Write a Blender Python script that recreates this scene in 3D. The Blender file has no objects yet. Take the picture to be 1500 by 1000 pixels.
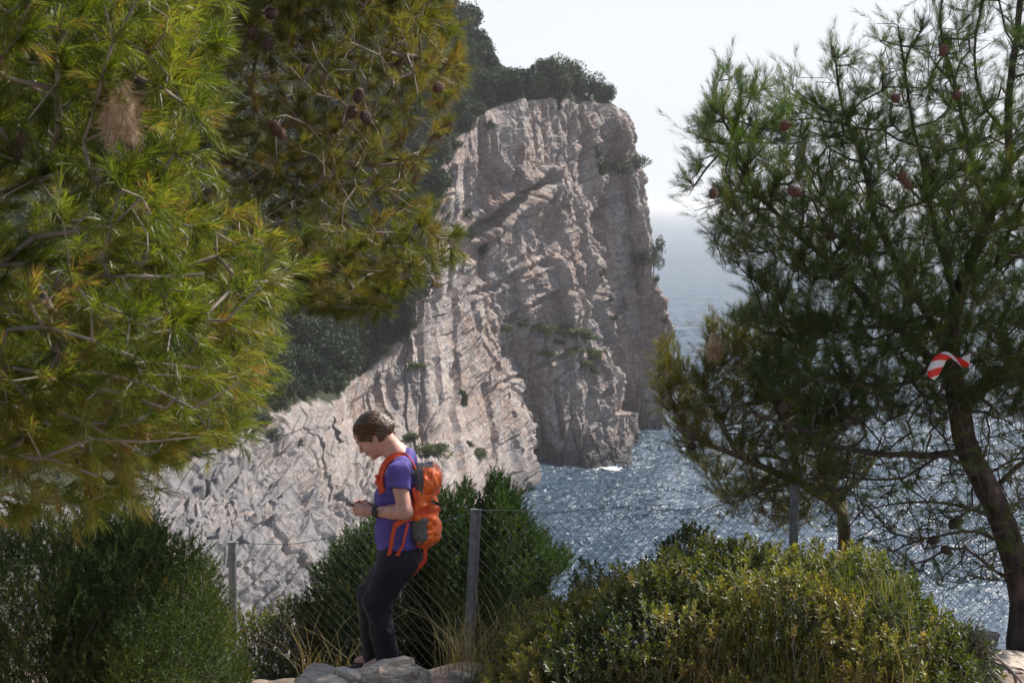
import bpy, math, random
import numpy as np
from mathutils import Vector, Matrix, Quaternion
random.seed(7); RNG = np.random.default_rng(11)
SC = bpy.context.scene; COL = SC.collection
R = math.radians

# ------------------------------------------------------------------ camera, sky, sun, exposure
FPX = 2292.0; CAMZ = 60.0; PITCH = math.atan(197/FPX)
cam_d = bpy.data.cameras.new('camera'); cam = bpy.data.objects.new('camera', cam_d); COL.objects.link(cam)
cam.location = (0, 0, CAMZ); cam.rotation_euler = (math.pi/2-PITCH, 0, 0)
cam_d.sensor_width = 36; cam_d.lens = 36*FPX/1500; cam_d.clip_end = 60000; cam_d.clip_start = .05
cam_d.dof.use_dof = True; cam_d.dof.focus_distance = 9.0; cam_d.dof.aperture_fstop = 11.0
SC.camera = cam
SUN_AZ, SUN_EL = R(56), R(45)
SDIR = Vector((math.sin(SUN_AZ)*math.cos(SUN_EL), math.cos(SUN_AZ)*math.cos(SUN_EL), math.sin(SUN_EL)))
world = bpy.data.worlds.new('World'); SC.world = world; world.use_nodes = True
nt = world.node_tree; bg = nt.nodes['Background']
sky = nt.nodes.new('ShaderNodeTexSky'); sky.sky_type = 'NISHITA'; sky.sun_disc = False
sky.sun_elevation = SUN_EL; sky.sun_rotation = SUN_AZ
sky.air_density = 1.0; sky.dust_density = 1.5; sky.ozone_density = 1.0; sky.altitude = 0
# thin bright cloud: a veil over the blue, thickest low over the sea
tcw = nt.nodes.new('ShaderNodeTexCoord'); spw = nt.nodes.new('ShaderNodeSeparateXYZ'); nt.links.new(tcw.outputs['Generated'], spw.inputs[0])
vw = nt.nodes.new('ShaderNodeMapRange'); nt.links.new(spw.outputs[2], vw.inputs[0])
for k_, v_ in ((1, .10), (2, .42), (3, .95), (4, .04)): vw.inputs[k_].default_value = v_
vn = nt.nodes.new('ShaderNodeTexNoise'); vn.inputs['Scale'].default_value = 2.2; vn.inputs['Detail'].default_value = 5
vm = nt.nodes.new('ShaderNodeMapping'); vm.inputs['Scale'].default_value = (1, 1, 5); nt.links.new(tcw.outputs['Generated'], vm.inputs[0]); nt.links.new(vm.outputs[0], vn.inputs['Vector'])
vr_ = nt.nodes.new('ShaderNodeValToRGB'); nt.links.new(vn.outputs[0], vr_.inputs[0])
vr_.color_ramp.elements[0].position = .35; vr_.color_ramp.elements[0].color = (5.9, 6.2, 6.75, 1)
vr_.color_ramp.elements[1].position = .65; vr_.color_ramp.elements[1].color = (6.35, 6.5, 6.85, 1)
hs = nt.nodes.new('ShaderNodeMix'); hs.data_type = 'RGBA'; nt.links.new(vw.outputs[0], hs.inputs[0])
nt.links.new(sky.outputs[0], hs.inputs[6]); nt.links.new(vr_.outputs[0], hs.inputs[7]); nt.links.new(hs.outputs[2], bg.inputs['Color'])
bg.inputs['Strength'].default_value = 0.1
sun_d = bpy.data.lights.new('sun', 'SUN'); sun = bpy.data.objects.new('sun', sun_d); COL.objects.link(sun)
sun_d.energy = 5.0; sun_d.angle = R(.6); sun_d.color = (1, .95, .87)
sun.rotation_euler = SDIR.to_track_quat('Z', 'Y').to_euler(); sun.location = (60, 60, 200)
SC.view_settings.view_transform = 'Standard'; SC.view_settings.look = 'None'
SC.view_settings.exposure = 0.6; SC.view_settings.gamma = 1.0; SC.view_settings.use_curve_mapping = False
SC.cycles.max_bounces = 6; SC.cycles.diffuse_bounces = 3; SC.cycles.glossy_bounces = 2
SC.cycles.transmission_bounces = 3; SC.cycles.transparent_max_bounces = 4; SC.cycles.volume_bounces = 0; SC.cycles.volume_step_rate = 4
SC.cycles.use_denoising = True; SC.cycles.sample_clamp_indirect = 4
SC.cycles.caustics_reflective = False; SC.cycles.caustics_refractive = False

# ------------------------------------------------------------------ geometry helpers
CP, SP = math.cos(PITCH), math.sin(PITCH)
def P(px, py, Y):
    """world point at distance Y in front of the camera, seen at photo position px, py"""
    px, py, Y = np.broadcast_arrays(np.asarray(px, float), np.asarray(py, float), np.asarray(Y, float))
    a = (px-750)/FPX; b = (500-py)/FPX
    dy = CP+b*SP; dz = -SP+b*CP
    s = Y/dy
    return np.stack([a*s, Y, CAMZ+dz*s], -1)
def PZ(px, Y, z):
    f = Y*CP-(z-CAMZ)*SP
    return np.array([(px-750)/FPX*f, Y, z])
def proj(p):
    x, y, z = p[..., 0], p[..., 1], p[..., 2]-CAMZ
    f = y*CP-z*SP; u = y*SP+z*CP
    return 750+FPX*x/f, 500-FPX*u/f
def M2PX(Y): return FPX/Y

def _hash(ix, iy, iz, seed):
    h = (ix*374761393+iy*668265263+iz*2147483647+seed*1442695041) & 0xffffffff
    h = ((h ^ (h >> 13))*1274126177) & 0xffffffff
    h = ((h ^ (h >> 16))*2246822519) & 0xffffffff
    return ((h ^ (h >> 15)) & 0xffffff)/float(0xffffff)
def vnoise(p, seed=0):
    p = np.asarray(p, float); i = np.floor(p).astype(np.int64); f = p-i; f = f*f*(3-2*f)
    r = 0
    for dx in (0, 1):
        wx = f[..., 0] if dx else 1-f[..., 0]
        for dy in (0, 1):
            wy = f[..., 1] if dy else 1-f[..., 1]
            for dz in (0, 1):
                wz = f[..., 2] if dz else 1-f[..., 2]
                r = r+wx*wy*wz*_hash(i[..., 0]+dx, i[..., 1]+dy, i[..., 2]+dz, seed)
    return r*2-1
def fbm(p, octv=4, seed=0, gain=.5):
    r = 0; a = 1; p = np.asarray(p, float)
    for o in range(octv):
        r = r+a*vnoise(p*(2**o)+o*17.3, seed+o); a *= gain
    return r
def worley(p, seed=0):
    p = np.asarray(p, float); i = np.floor(p).astype(np.int64)
    d1 = np.full(p.shape[:-1], 9.); d2 = d1.copy(); cid = np.zeros(p.shape[:-1])
    for dx in (-1, 0, 1):
        for dy in (-1, 0, 1):
            for dz in (-1, 0, 1):
                c = i+np.array([dx, dy, dz])
                h = [_hash(c[..., 0], c[..., 1], c[..., 2], seed+k) for k in range(4)]
                d = np.sqrt((c[..., 0]+h[0]-p[..., 0])**2+(c[..., 1]+h[1]-p[..., 1])**2+(c[..., 2]+h[2]-p[..., 2])**2)
                n = d < d1
                d2 = np.where(n, d1, np.minimum(d2, d)); cid = np.where(n, h[3], cid); d1 = np.where(n, d, d1)
    return d1, d2, cid

def mesh_np(name, verts, faces, mat=None, smooth=False, tint=None):
    """verts (N,3); faces: list of int arrays (M,k)"""
    me = bpy.data.meshes.new(name)
    verts = np.ascontiguousarray(verts, dtype=np.float32)
    faces = [np.asarray(f, dtype=np.int32) for f in faces if len(f)]
    me.vertices.add(len(verts)); me.vertices.foreach_set('co', verts.ravel())
    nl = sum(f.size for f in faces); npol = sum(len(f) for f in faces)
    me.loops.add(nl); me.polygons.add(npol)
    me.loops.foreach_set('vertex_index', np.concatenate([f.ravel() for f in faces]))
    tot = np.concatenate([np.full(len(f), f.shape[1], np.int32) for f in faces])
    me.polygons.foreach_set('loop_start', np.concatenate([[0], np.cumsum(tot)[:-1]]).astype(np.int32))
    me.polygons.foreach_set('loop_total', tot)
    me.polygons.foreach_set('use_smooth', np.full(npol, smooth))
    if tint is not None:
        at = me.attributes.new('tint', 'FLOAT', 'POINT'); at.data.foreach_set('value', np.asarray(tint, np.float32))
    me.update(calc_edges=True); me.validate()
    if mat: me.materials.append(mat)
    return me
def link(name, me, parent=None):
    o = bpy.data.objects.new(name, me); COL.objects.link(o)
    if parent is not None: o.parent = parent; o.matrix_parent_inverse = Matrix.Translation(parent.location).inverted()
    return o
def empty(name, loc):
    o = bpy.data.objects.new(name, None); COL.objects.link(o); o.location = [float(v) for v in loc]; o.empty_display_size = .2
    return o
def tag(o, label=None, cat=None, group=None, kind=None):
    if label: o['label'] = label
    if cat: o['category'] = cat
    if group: o['group'] = group
    if kind: o['kind'] = kind
    return o
def nrm(v): return v/np.maximum(np.linalg.norm(v, axis=-1, keepdims=True), 1e-9)
def perp(d):
    """two unit vectors perpendicular to each row of d"""
    a = np.where(np.abs(d[..., 2:3]) < .9, np.array([0, 0, 1.]), np.array([1., 0, 0]))
    u = nrm(np.cross(d, a)); return u, np.cross(d, u)
class MB:
    """collects vertices and faces into one mesh"""
    def __init__(s): s.v = []; s.f = {}; s.t = []; s.n = 0
    def add(s, v, f, t=0.):
        v = np.asarray(v, float).reshape(-1, 3); f = np.asarray(f)
        s.v.append(v); s.f.setdefault(f.shape[1], []).append(f+s.n); s.n += len(v)
        s.t.append(np.broadcast_to(np.asarray(t, float), (len(v),)))
    def mesh(s, name, mat=None, smooth=False):
        return mesh_np(name, np.concatenate(s.v), [np.concatenate(x) for x in s.f.values()], mat, smooth, np.concatenate(s.t))
    def segs(s, a, b, ra, rb, k=4, t=0.):
        """many independent tapered prisms"""
        a, b = np.atleast_2d(a).astype(float), np.atleast_2d(b).astype(float); n = len(a)
        if n == 0: return
        ra = np.broadcast_to(ra, (n,)); rb = np.broadcast_to(rb, (n,))
        u, w = perp(nrm(b-a)); ang = np.arange(k)/k*2*np.pi
        ring = u[:, None]*np.cos(ang)[None, :, None]+w[:, None]*np.sin(ang)[None, :, None]
        v = np.concatenate([a[:, None]+ring*ra[:, None, None], b[:, None]+ring*rb[:, None, None]], 1)
        i = np.arange(k); j = (i+1) % k
        q = np.stack([i, j, j+k, i+k], 1)
        f = (np.arange(n)[:, None, None]*(2*k)+q[None]).reshape(-1, 4)
        s.add(v, f, np.repeat(np.broadcast_to(t, (n,)), 2*k))
    def tube(s, pts, rad, k=8, cap=True, t=0., rough=0., seed=0):
        pts = np.asarray(pts, float); n = len(pts); rad = np.broadcast_to(rad, (n,)).astype(float)
        d = nrm(np.gradient(pts, axis=0)); u, _ = perp(d[:1]); u = u[0]; vs = []
        ang = np.arange(k)/k*2*np.pi
        for i in range(n):
            u = u-d[i]*u.dot(d[i]); u /= np.linalg.norm(u); w = np.cross(d[i], u)
            rr = np.full(k, rad[i])
            if rough: rr = rr*(1+rough*vnoise(np.stack([np.cos(ang)*2, np.sin(ang)*2, np.full(k, i*.35)], -1)+seed, seed))
            vs.append(pts[i]+(np.cos(ang)[:, None]*u+np.sin(ang)[:, None]*w)*rr[:, None])
        v = np.concatenate(vs); i = np.arange(k); j = (i+1) % k
        q = np.stack([i, j, j+k, i+k], 1)
        s.add(v, (np.arange(n-1)[:, None, None]*k+q[None]).reshape(-1, 4), t)
        if cap:
            s.add(vs[0], [list(range(k))[::-1]], t); s.add(vs[-1], [list(range(k))], t)
def catmull(pts, m):
    """smooth polyline through pts, m samples per span"""
    pts = np.asarray(pts, float); p = np.concatenate([[2*pts[0]-pts[1]], pts, [2*pts[-1]-pts[-2]]]); out = []
    t = (np.arange(m)/m)[:, None]
    for i in range(1, len(p)-2):
        a, b, c, d = p[i-1], p[i], p[i+1], p[i+2]
        out.append(.5*(2*b+(c-a)*t+(2*a-5*b+4*c-d)*t*t+(3*b-a-3*c+d)*t**3))
    out.append(p[-2:-1]); return np.concatenate(out)
def resample(pts, step):
    pts = np.asarray(pts, float); L = np.concatenate([[0], np.cumsum(np.linalg.norm(np.diff(pts, axis=0), axis=1))])
    n = max(2, int(L[-1]/step)+1); s = np.linspace(0, L[-1], n)
    return np.stack([np.interp(s, L, pts[:, k]) for k in range(pts.shape[1])], 1)
def inpoly(x, y, poly):
    poly = np.asarray(poly, float); c = np.zeros(x.shape, bool); n = len(poly)
    for i in range(n):
        (x0, y0), (x1, y1) = poly[i], poly[(i+1) % n]
        with np.errstate(divide='ignore', invalid='ignore'):
            c ^= ((y0 > y) != (y1 > y)) & (x < (x1-x0)*(y-y0)/(y1-y0+1e-12)+x0)
    return c
def edgedist(x, y, poly):
    poly = np.asarray(poly, float); d = np.full(x.shape, 1e9); n = len(poly)
    for i in range(n):
        a, b = poly[i], poly[(i+1) % n]; ab = b-a
        t = np.clip(((x-a[0])*ab[0]+(y-a[1])*ab[1])/(ab @ ab+1e-9), 0, 1)
        d = np.minimum(d, np.hypot(x-a[0]-t*ab[0], y-a[1]-t*ab[1]))
    return d
def sample_volume(poly, n, Yc, D, edge, rng, holes=None, gaps=0., gscale=60.):
    """points inside a crown: outline poly, centre depth Yc, half depth D rounding off towards the outline"""
    poly = np.asarray(poly, float); out = []
    lo, hi = poly.min(0), poly.max(0); got = 0
    while got < n:
        x = rng.uniform(lo[0], hi[0], n*2); y = rng.uniform(lo[1], hi[1], n*2)
        k = inpoly(x, y, poly)
        if holes is not None:
            for h in holes: k &= ~inpoly(x, y, h)
        x, y = x[k], y[k]; e = edgedist(x, y, poly)
        yc = Yc(x, y) if callable(Yc) else np.full(x.shape, float(Yc))
        Y = yc+rng.uniform(-1, 1, len(x))*D*np.sqrt(np.minimum(1, e/edge+.03))
        p = P(x, y, Y)
        if gaps:
            g = fbm(p*np.array([1, 1, 1.])*(FPX/float(np.mean(yc))/gscale), 2, 31)
            k = g > -gaps; 
            p = p[~(g < gaps-1.0)] if gaps > .99 else p[g > (gaps-.9)]
        out.append(p); got += len(p)
    return np.concatenate(out)[:n]

# ------------------------------------------------------------------ materials
def new_mat(name):
    m = bpy.data.materials.new(name); m.use_nodes = True
    n = m.node_tree; b = n.nodes['Principled BSDF']; return m, n, b
def N(n, t, **kw):
    x = n.nodes.new('ShaderNode'+t)
    for k, v in kw.items():
        if k in x.inputs.keys() if hasattr(x.inputs, 'keys') else False: x.inputs[k].default_value = v
        else: setattr(x, k, v)
    return x
def ramp(n, fac, stops, interp='LINEAR'):
    r = n.nodes.new('ShaderNodeValToRGB'); r.color_ramp.interpolation = interp
    e = r.color_ramp.elements
    while len(e) < len(stops): e.new(.5)
    for i, (p, c) in enumerate(stops):
        e[i].position = p; e[i].color = (*c, 1) if len(c) == 3 else c
    if fac is not None: n.links.new(fac, r.inputs[0])
    return r
def tex(n, kind='Noise', scale=5., detail=4., rough=.55, vec=None, mapscale=None, rot=None, coord='Object', dist=0.):
    x = n.nodes.new('ShaderNodeTex'+kind); x.inputs['Scale'].default_value = scale
    if kind == 'Noise': x.inputs['Detail'].default_value = detail; x.inputs['Roughness'].default_value = rough; x.inputs['Distortion'].default_value = dist
    if vec is None:
        tc = n.nodes.new('ShaderNodeTexCoord'); vec = tc.outputs[coord]
    for nm_, v_ in (('Rotation', rot), ('Scale', mapscale)):      # rotate first, then stretch
        if v_:
            mp = n.nodes.new('ShaderNodeMapping'); n.links.new(vec, mp.inputs[0]); vec = mp.outputs[0]; mp.inputs[nm_].default_value = v_
    n.links.new(vec, x.inputs['Vector']); return x
def mixc(n, fac, a, b, blend='MIX'):
    m = n.nodes.new('ShaderNodeMix'); m.data_type = 'RGBA'; m.blend_type = blend
    for s, v in ((0, fac), (6, a), (7, b)):
        if hasattr(v, 'is_linked') or hasattr(v, 'links'): n.links.new(v, m.inputs[s])
        elif s == 0: m.inputs[0].default_value = v
        else: m.inputs[s].default_value = (*v, 1)
    return m.outputs[2]
def bump(n, b, h, strength=.5, dist=.02, prev=None):
    x = n.nodes.new('ShaderNodeBump'); x.inputs['Strength'].default_value = strength; x.inputs['Distance'].default_value = dist
    n.links.new(h, x.inputs['Height'])
    if prev is not None: n.links.new(prev, x.inputs['Normal'])
    n.links.new(x.outputs[0], b.inputs['Normal']); return x.outputs[0]
def plain(name, col, rough=.6, var=.25, scale=20., bmp=0., bd=.003, metal=0., mapscale=None, spec=.5):
    m, n, b = new_mat(name); t = tex(n, scale=scale, detail=5, mapscale=mapscale)
    lo = tuple(c*(1-var) for c in col); hi = tuple(min(1, c*(1+var)) for c in col)
    r = ramp(n, t.outputs[0], [(.3, lo), (.7, hi)]); n.links.new(r.outputs[0], b.inputs['Base Color'])
    b.inputs['Roughness'].default_value = rough; b.inputs['Metallic'].default_value = metal
    b.inputs['Specular IOR Level'].default_value = spec
    if bmp: bump(n, b, t.outputs[0], bmp, bd)
    return m
def leaf_mat(name, stops, rough=.5, trans=.35, tcol=(.9, 1.1, .5), spec=.4, coordnoise=0):
    """foliage: colour from the per-shoot tint, some light passing through"""
    m, n, b = new_mat(name); at = n.nodes.new('ShaderNodeAttribute'); at.attribute_name = 'tint'
    r = ramp(n, at.outputs['Fac'], stops)
    b.inputs['Roughness'].default_value = rough; b.inputs['Specular IOR Level'].default_value = spec
    n.links.new(r.outputs[0], b.inputs['Base Color'])
    tr = n.nodes.new('ShaderNodeBsdfTranslucent')
    c = mixc(n, 1.0, r.outputs[0], tcol, 'MULTIPLY'); n.links.new(c, tr.inputs[0])
    mx = n.nodes.new('ShaderNodeMixShader'); mx.inputs[0].default_value = trans
    n.links.new(b.outputs[0], mx.inputs[1]); n.links.new(tr.outputs[0], mx.inputs[2])
    n.links.new(mx.outputs[0], n.nodes['Material Output'].inputs[0]); return m

def rock_mat(name, unit=1., warm=0.):
    """weathered limestone: unit = metres of the largest colour patch / 20"""
    m, n, b = new_mat(name); tc = n.nodes.new('ShaderNodeTexCoord').outputs['Object']
    s = 1/unit
    big = tex(n, scale=.06*s, detail=6, rough=.6, vec=tc, dist=.6)
    c1 = ramp(n, big.outputs[0], [(.30, (.165, .145, .14)), (.45, (.335, .28, .25)), (.56, (.24, .185, .16)), (.70, (.385, .335, .30))])
    rust = tex(n, scale=.11*s, detail=7, rough=.65, vec=tc, mapscale=(1, 1, .6))
    rm = ramp(n, rust.outputs[0], [(.48, (0, 0, 0)), (.62, (.8, .8, .8))])
    c2 = mixc(n, rm.outputs[0], c1.outputs[0], (.235, .145, .11))
    streak = tex(n, scale=.5*s, detail=6, rough=.65, vec=tc, mapscale=(1, 1, .12))
    sm = ramp(n, streak.outputs[0], [(.50, (0, 0, 0)), (.68, (.8, .8, .8))])
    c3 = mixc(n, sm.outputs[0], c2, (.21, .22, .235))
    sp = tex(n, scale=1.4*s, detail=8, rough=.75, vec=tc)
    pm = ramp(n, sp.outputs[0], [(.52, (0, 0, 0)), (.62, (.75, .75, .75))])
    c4 = mixc(n, pm.outputs[0], c3, (.52, .475, .43))
    gr = tex(n, scale=.16*s, detail=9, rough=.7, vec=tc)
    gm = ramp(n, gr.outputs[0], [(.60, (0, 0, 0)), (.70, (.55, .55, .55))])
    c5 = mixc(n, gm.outputs[0], c4, (.15, .16, .09))
    bl = tex(n, scale=1.0*s, detail=5, rough=.6, vec=tc, rot=(R(8), R(24), 0), mapscale=(.07, .07, .9))
    bm = ramp(n, bl.outputs[0], [(.54, (0, 0, 0)), (.62, (.6, .6, .6))])
    c6 = mixc(n, bm.outputs[0], c5, (.16, .135, .135))
    dk = tex(n, scale=.42*s, detail=10, rough=.8, vec=tc); dm = ramp(n, dk.outputs[0], [(.34, (.8, .8, .8)), (.49, (0, 0, 0))])
    out = mixc(n, dm.outputs[0], c6, (.14, .13, .14))
    n.links.new(out, b.inputs['Base Color']); b.inputs['Roughness'].default_value = .9
    b.inputs['Specular IOR Level'].default_value = .2
    h1 = tex(n, scale=.9*s, detail=12, rough=.72, vec=tc)
    v1 = tex(n, 'Voronoi', scale=.55*s, vec=tc, mapscale=(1, 1, 1.7)); v1.feature = 'DISTANCE_TO_EDGE'
    vr = ramp(n, v1.outputs['Distance'], [(0, (0, 0, 0)), (.09, (1, 1, 1))])
    q = bump(n, b, h1.outputs[0], .6, .30*unit)
    q = bump(n, b, vr.outputs[0], .35, .18*unit, q)
    return m, n, b, out

MAT = {}
MAT['needle_near'] = leaf_mat('needles_bright', [(0, (.035, .058, .009)), (.35, (.090, .112, .014)), (.65, (.135, .158, .024)), (.95, (.25, .25, .065)), (1, (.27, .14, .06))], .38, .48, (1.5, 1.6, .5))
MAT['needle_mid'] = leaf_mat('needles_olive', [(0, (.034, .058, .013)), (.45, (.098, .112, .021)), (.8, (.19, .18, .042)), (1, (.18, .11, .045))], .5, .45, (1.4, 1.35, .5))
MAT['needle_dark'] = leaf_mat('needles_dark_green', [(0, (.026, .052, .015)), (.5, (.062, .096, .026)), (.85, (.125, .150, .042)), (1, (.16, .12, .05))], .5, .42, (1.2, 1.5, .5))
MAT['needle_small'] = leaf_mat('needles_yellow_green', [(0, (.045, .068, .014)), (.5, (.11, .122, .026)), (.85, (.19, .17, .045)), (1, (.17, .12, .05))], .5, .38, (1.5, 1.5, .5))
MAT['juniper'] = leaf_mat('juniper_green', [(0, (.016, .034, .009)), (.5, (.058, .082, .017)), (.85, (.12, .14, .028)), (1, (.20, .10, .03))], .6, .3, (1.2, 1.4, .5))
MAT['juniper_far'] = leaf_mat('juniper_deep_green', [(0, (.012, .030, .009)), (.5, (.038, .068, .017)), (.85, (.080, .115, .026)), (1, (.14, .07, .03))], .6, .3, (1.1, 1.4, .5))
MAT['glossy'] = leaf_mat('glossy_shrub_leaf', [(0, (.020, .036, .012)), (.5, (.062, .080, .020)), (.85, (.19, .18, .040)), (1, (.25, .17, .06))], .5, .38, (1.5, 1.6, .4), .8)
MAT['greyleaf'] = leaf_mat('grey_scrub_leaf', [(0, (.07, .065, .05)), (1, (.16, .15, .12))], .8, .2)
MAT['grass'] = leaf_mat('grass_blades', [(0, (.055, .085, .015)), (.5, (.13, .14, .03)), (.75, (.24, .19, .07)), (1, (.36, .28, .15))], .6, .35, (1.2, 1.2, .6))
MAT['farleaf'] = leaf_mat('far_tree_leaf', [(0, (.016, .027, .014)), (.6, (.042, .056, .026)), (1, (.10, .11, .042))], .7, .2)
MAT['farleaf_light'] = leaf_mat('far_shrub_leaf', [(0, (.06, .08, .03)), (.6, (.12, .14, .045)), (1, (.19, .18, .08))], .7, .2)
MAT['farwood'] = plain('far_wood', (.05, .042, .036), .9)
MAT['bark'] = plain('pine_bark', (.082, .058, .047), .95, .75, 16., 1., .035, mapscale=(1, 1, .35))
MAT['twig'] = plain('twig_bark', (.20, .165, .14), .75, .45, 14., .4, .004)
MAT['darktwig'] = plain('dark_twig_bark', (.07, .05, .042), .85, .5, 14.)
MAT['cone'] = plain('cone_scales', (.075, .045, .032), .8, .5, 60., .6, .003)
MAT['brown_cone'] = plain('russet_cone_scales', (.13, .060, .042), .8, .4, 60., .6, .003)
MAT['silk'] = plain('nest_silk', (.42, .31, .20), .9, .35, 30., .8, .004, mapscale=(3, 3, .5))
MAT['steel'] = plain('weathered_galvanised_steel', (.17, .18, .185), .6, .35, 25., .3, .001, metal=.3)
MAT['wire'] = plain('fence_wire_metal', (.06, .056, .052), .7, .4, 9., metal=.5)
MAT['skin'] = plain('skin', (.54, .285, .215), .5, .14, 30., .1, .001)
MAT['hair'] = plain('brown_hair', (.075, .042, .022), .42, .6, 26., .7, .004, mapscale=(1.2, 5, 6))
MAT['strand'] = plain('hair_strand', (.17, .095, .048), .4, .5, 90.)
MAT['purple'] = plain('violet_cotton', (.10, .072, .29), .85, .28, 14., .25, .004)
MAT['black'] = plain('dark_trouser_cloth', (.014, .011, .018), .85, .3, 12., .25, .004)
MAT['orange'] = plain('orange_nylon', (.78, .135, .018), .42, .22, 9., .5, .006)
MAT['redstrap'] = plain('red_orange_strap', (.68, .07, .02), .6, .15, 40., .2, .001)
MAT['greynyl'] = plain('grey_nylon', (.115, .105, .10), .6, .25, 60., .3, .002)
MAT['shoe'] = plain('shoe_fabric', (.05, .045, .045), .8, .3, 40.)
MAT['green'] = plain('green_plastic', (.01, .12, .05), .35, .1, 10.)
MAT['blackplastic'] = plain('black_plastic', (.02, .018, .022), .35, .2, 10.)

# tape: white plastic film with red diagonal bands
def tape_mat():
    m, n, b = new_mat('barrier_tape_film'); tc = n.nodes.new('ShaderNodeTexCoord').outputs['UV']
    w = n.nodes.new('ShaderNodeTexWave'); w.bands_direction = 'X'; w.inputs['Scale'].default_value = 1.0
    mp = n.nodes.new('ShaderNodeMapping'); mp.inputs['Rotation'].default_value = (0, 0, R(40)); n.links.new(tc, mp.inputs[0]); n.links.new(mp.outputs[0], w.inputs[0])
    r = ramp(n, w.outputs[1], [(0, (.78, .03, .02)), (.5, (.8, .8, .82))], 'CONSTANT')
    n.links.new(r.outputs[0], b.inputs['Base Color']); b.inputs['Roughness'].default_value = .35
    tr = n.nodes.new('ShaderNodeBsdfTranslucent'); n.links.new(r.outputs[0], tr.inputs[0])
    mx = n.nodes.new('ShaderNodeMixShader'); mx.inputs[0].default_value = .4
    n.links.new(b.outputs[0], mx.inputs[1]); n.links.new(tr.outputs[0], mx.inputs[2]); n.links.new(mx.outputs[0], n.nodes['Material Output'].inputs[0])
    return m
MAT['tape'] = tape_mat()

# ------------------------------------------------------------------ the setting: sea
WAVE1, WAVE2 = 2.6, 4.4
def build_sea():
    # grid finer near the cliffs, coarser to the horizon
    d = np.concatenate([np.linspace(40, 240, 20)[:-1], 60*FPX/np.linspace(60*FPX/240, 60*FPX/1500, 560)[:-1], np.geomspace(1500, 30000, 60)])
    a = np.concatenate([np.linspace(-80, -14, 30)[:-1], np.linspace(-14, 24, 760)[:-1], np.linspace(24, 80, 30)])*math.pi/180
    A, D = np.meshgrid(a, d); x = D*np.tan(A) if False else D*np.sin(A); y = D*np.cos(A)
    p = np.stack([x, y, np.zeros_like(x)], -1); z = np.zeros_like(x)
    rng = np.random.default_rng(5)
    for i in range(46):
        L = 1.6*1.105**i*.8; th = R(-60)+rng.normal(0, .75); k = 2*math.pi/L
        amp = .0125*L*(1.15 if L < 14 else .35)
        fade = np.clip(1.6-D/(330*L+150), 0, 1)*np.clip((1450-D)/700, 0, 1)
        ph = k*(x*math.cos(th)+y*math.sin(th))+rng.uniform(0, 6.28)+1.3*vnoise(p*(.25/L), 70+i)
        z += amp*fade*(1-np.abs(np.sin(ph/2)))*2*(.6+.5*vnoise(p*(.12/L), 90+i)) if i % 2 else amp*fade*np.sin(ph)
    p[..., 2] = z-.3*0
    nr, nc = x.shape; i = np.arange(nr-1)[:, None]*nc+np.arange(nc-1)[None]
    f = np.stack([i, i+1, i+nc+1, i+nc], -1).reshape(-1, 4)
    m, n, b = new_mat('sea_water')
    b.inputs['Base Color'].default_value = (.040, .070, .105, 1); b.inputs['Roughness'].default_value = .27; b.inputs['IOR'].default_value = 1.33
    tc = n.nodes.new('ShaderNodeTexCoord').outputs['Object']
    t1 = tex(n, scale=.95, detail=4, rough=.6, vec=tc, mapscale=(1, .6, 1), rot=(0, 0, R(35)), dist=.4)
    t2 = tex(n, scale=3.2, detail=3, rough=.6, vec=tc)
    t3 = tex(n, scale=.02, detail=3, rough=.5, vec=tc, mapscale=(1, 2.2, 1))          # calmer and rougher patches
    geo = n.nodes.new('ShaderNodeNewGeometry')
    def vm(op, a, b_=None, sc=None):
        x = n.nodes.new('ShaderNodeVectorMath'); x.operation = op; n.links.new(a, x.inputs[0])
        if b_ is not None:
            if isinstance(b_, tuple): x.inputs[1].default_value = b_
            else: n.links.new(b_, x.inputs[1])
        if sc is not None: (n.links.new(sc, x.inputs['Scale']) if not isinstance(sc, float) else setattr(x.inputs['Scale'], 'default_value', sc))
        return x.outputs[0]
    pr_ = ramp(n, t3.outputs[0], [(.3, (.55, .55, .55)), (.7, (1.25, 1.25, 1.25))])
    v1 = vm('SCALE', vm('SUBTRACT', t1.outputs['Color'], (.5, .5, .5)), sc=WAVE1); v2 = vm('SCALE', vm('SUBTRACT', t2.outputs['Color'], (.5, .5, .5)), sc=WAVE2)
    vv = vm('MULTIPLY', vm('ADD', v1, v2), (1, 1, 0)); vv = vm('MULTIPLY', vv, pr_.outputs[0])
    spp = n.nodes.new('ShaderNodeSeparateXYZ'); n.links.new(tc, spp.inputs[0]); dm_ = n.nodes.new('ShaderNodeMapRange'); n.links.new(spp.outputs[1], dm_.inputs[0])
    for k_, v_ in ((1, 450.), (2, 2500.), (3, 1.), (4, .22)): dm_.inputs[k_].default_value = v_        # open water offshore lies calmer
    vv = vm('SCALE', vv, sc=dm_.outputs[0])
    nn_ = vm('NORMALIZE', vm('ADD', vv, geo.outputs['Normal'])); n.links.new(nn_, b.inputs['Normal'])
    me = mesh_np('sea', p.reshape(-1, 3), [f], m, True); o = link('sea', me)
    tag(o, 'blue rippled sea glittering in the sun below the cliff', kind='structure')
build_sea()

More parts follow.
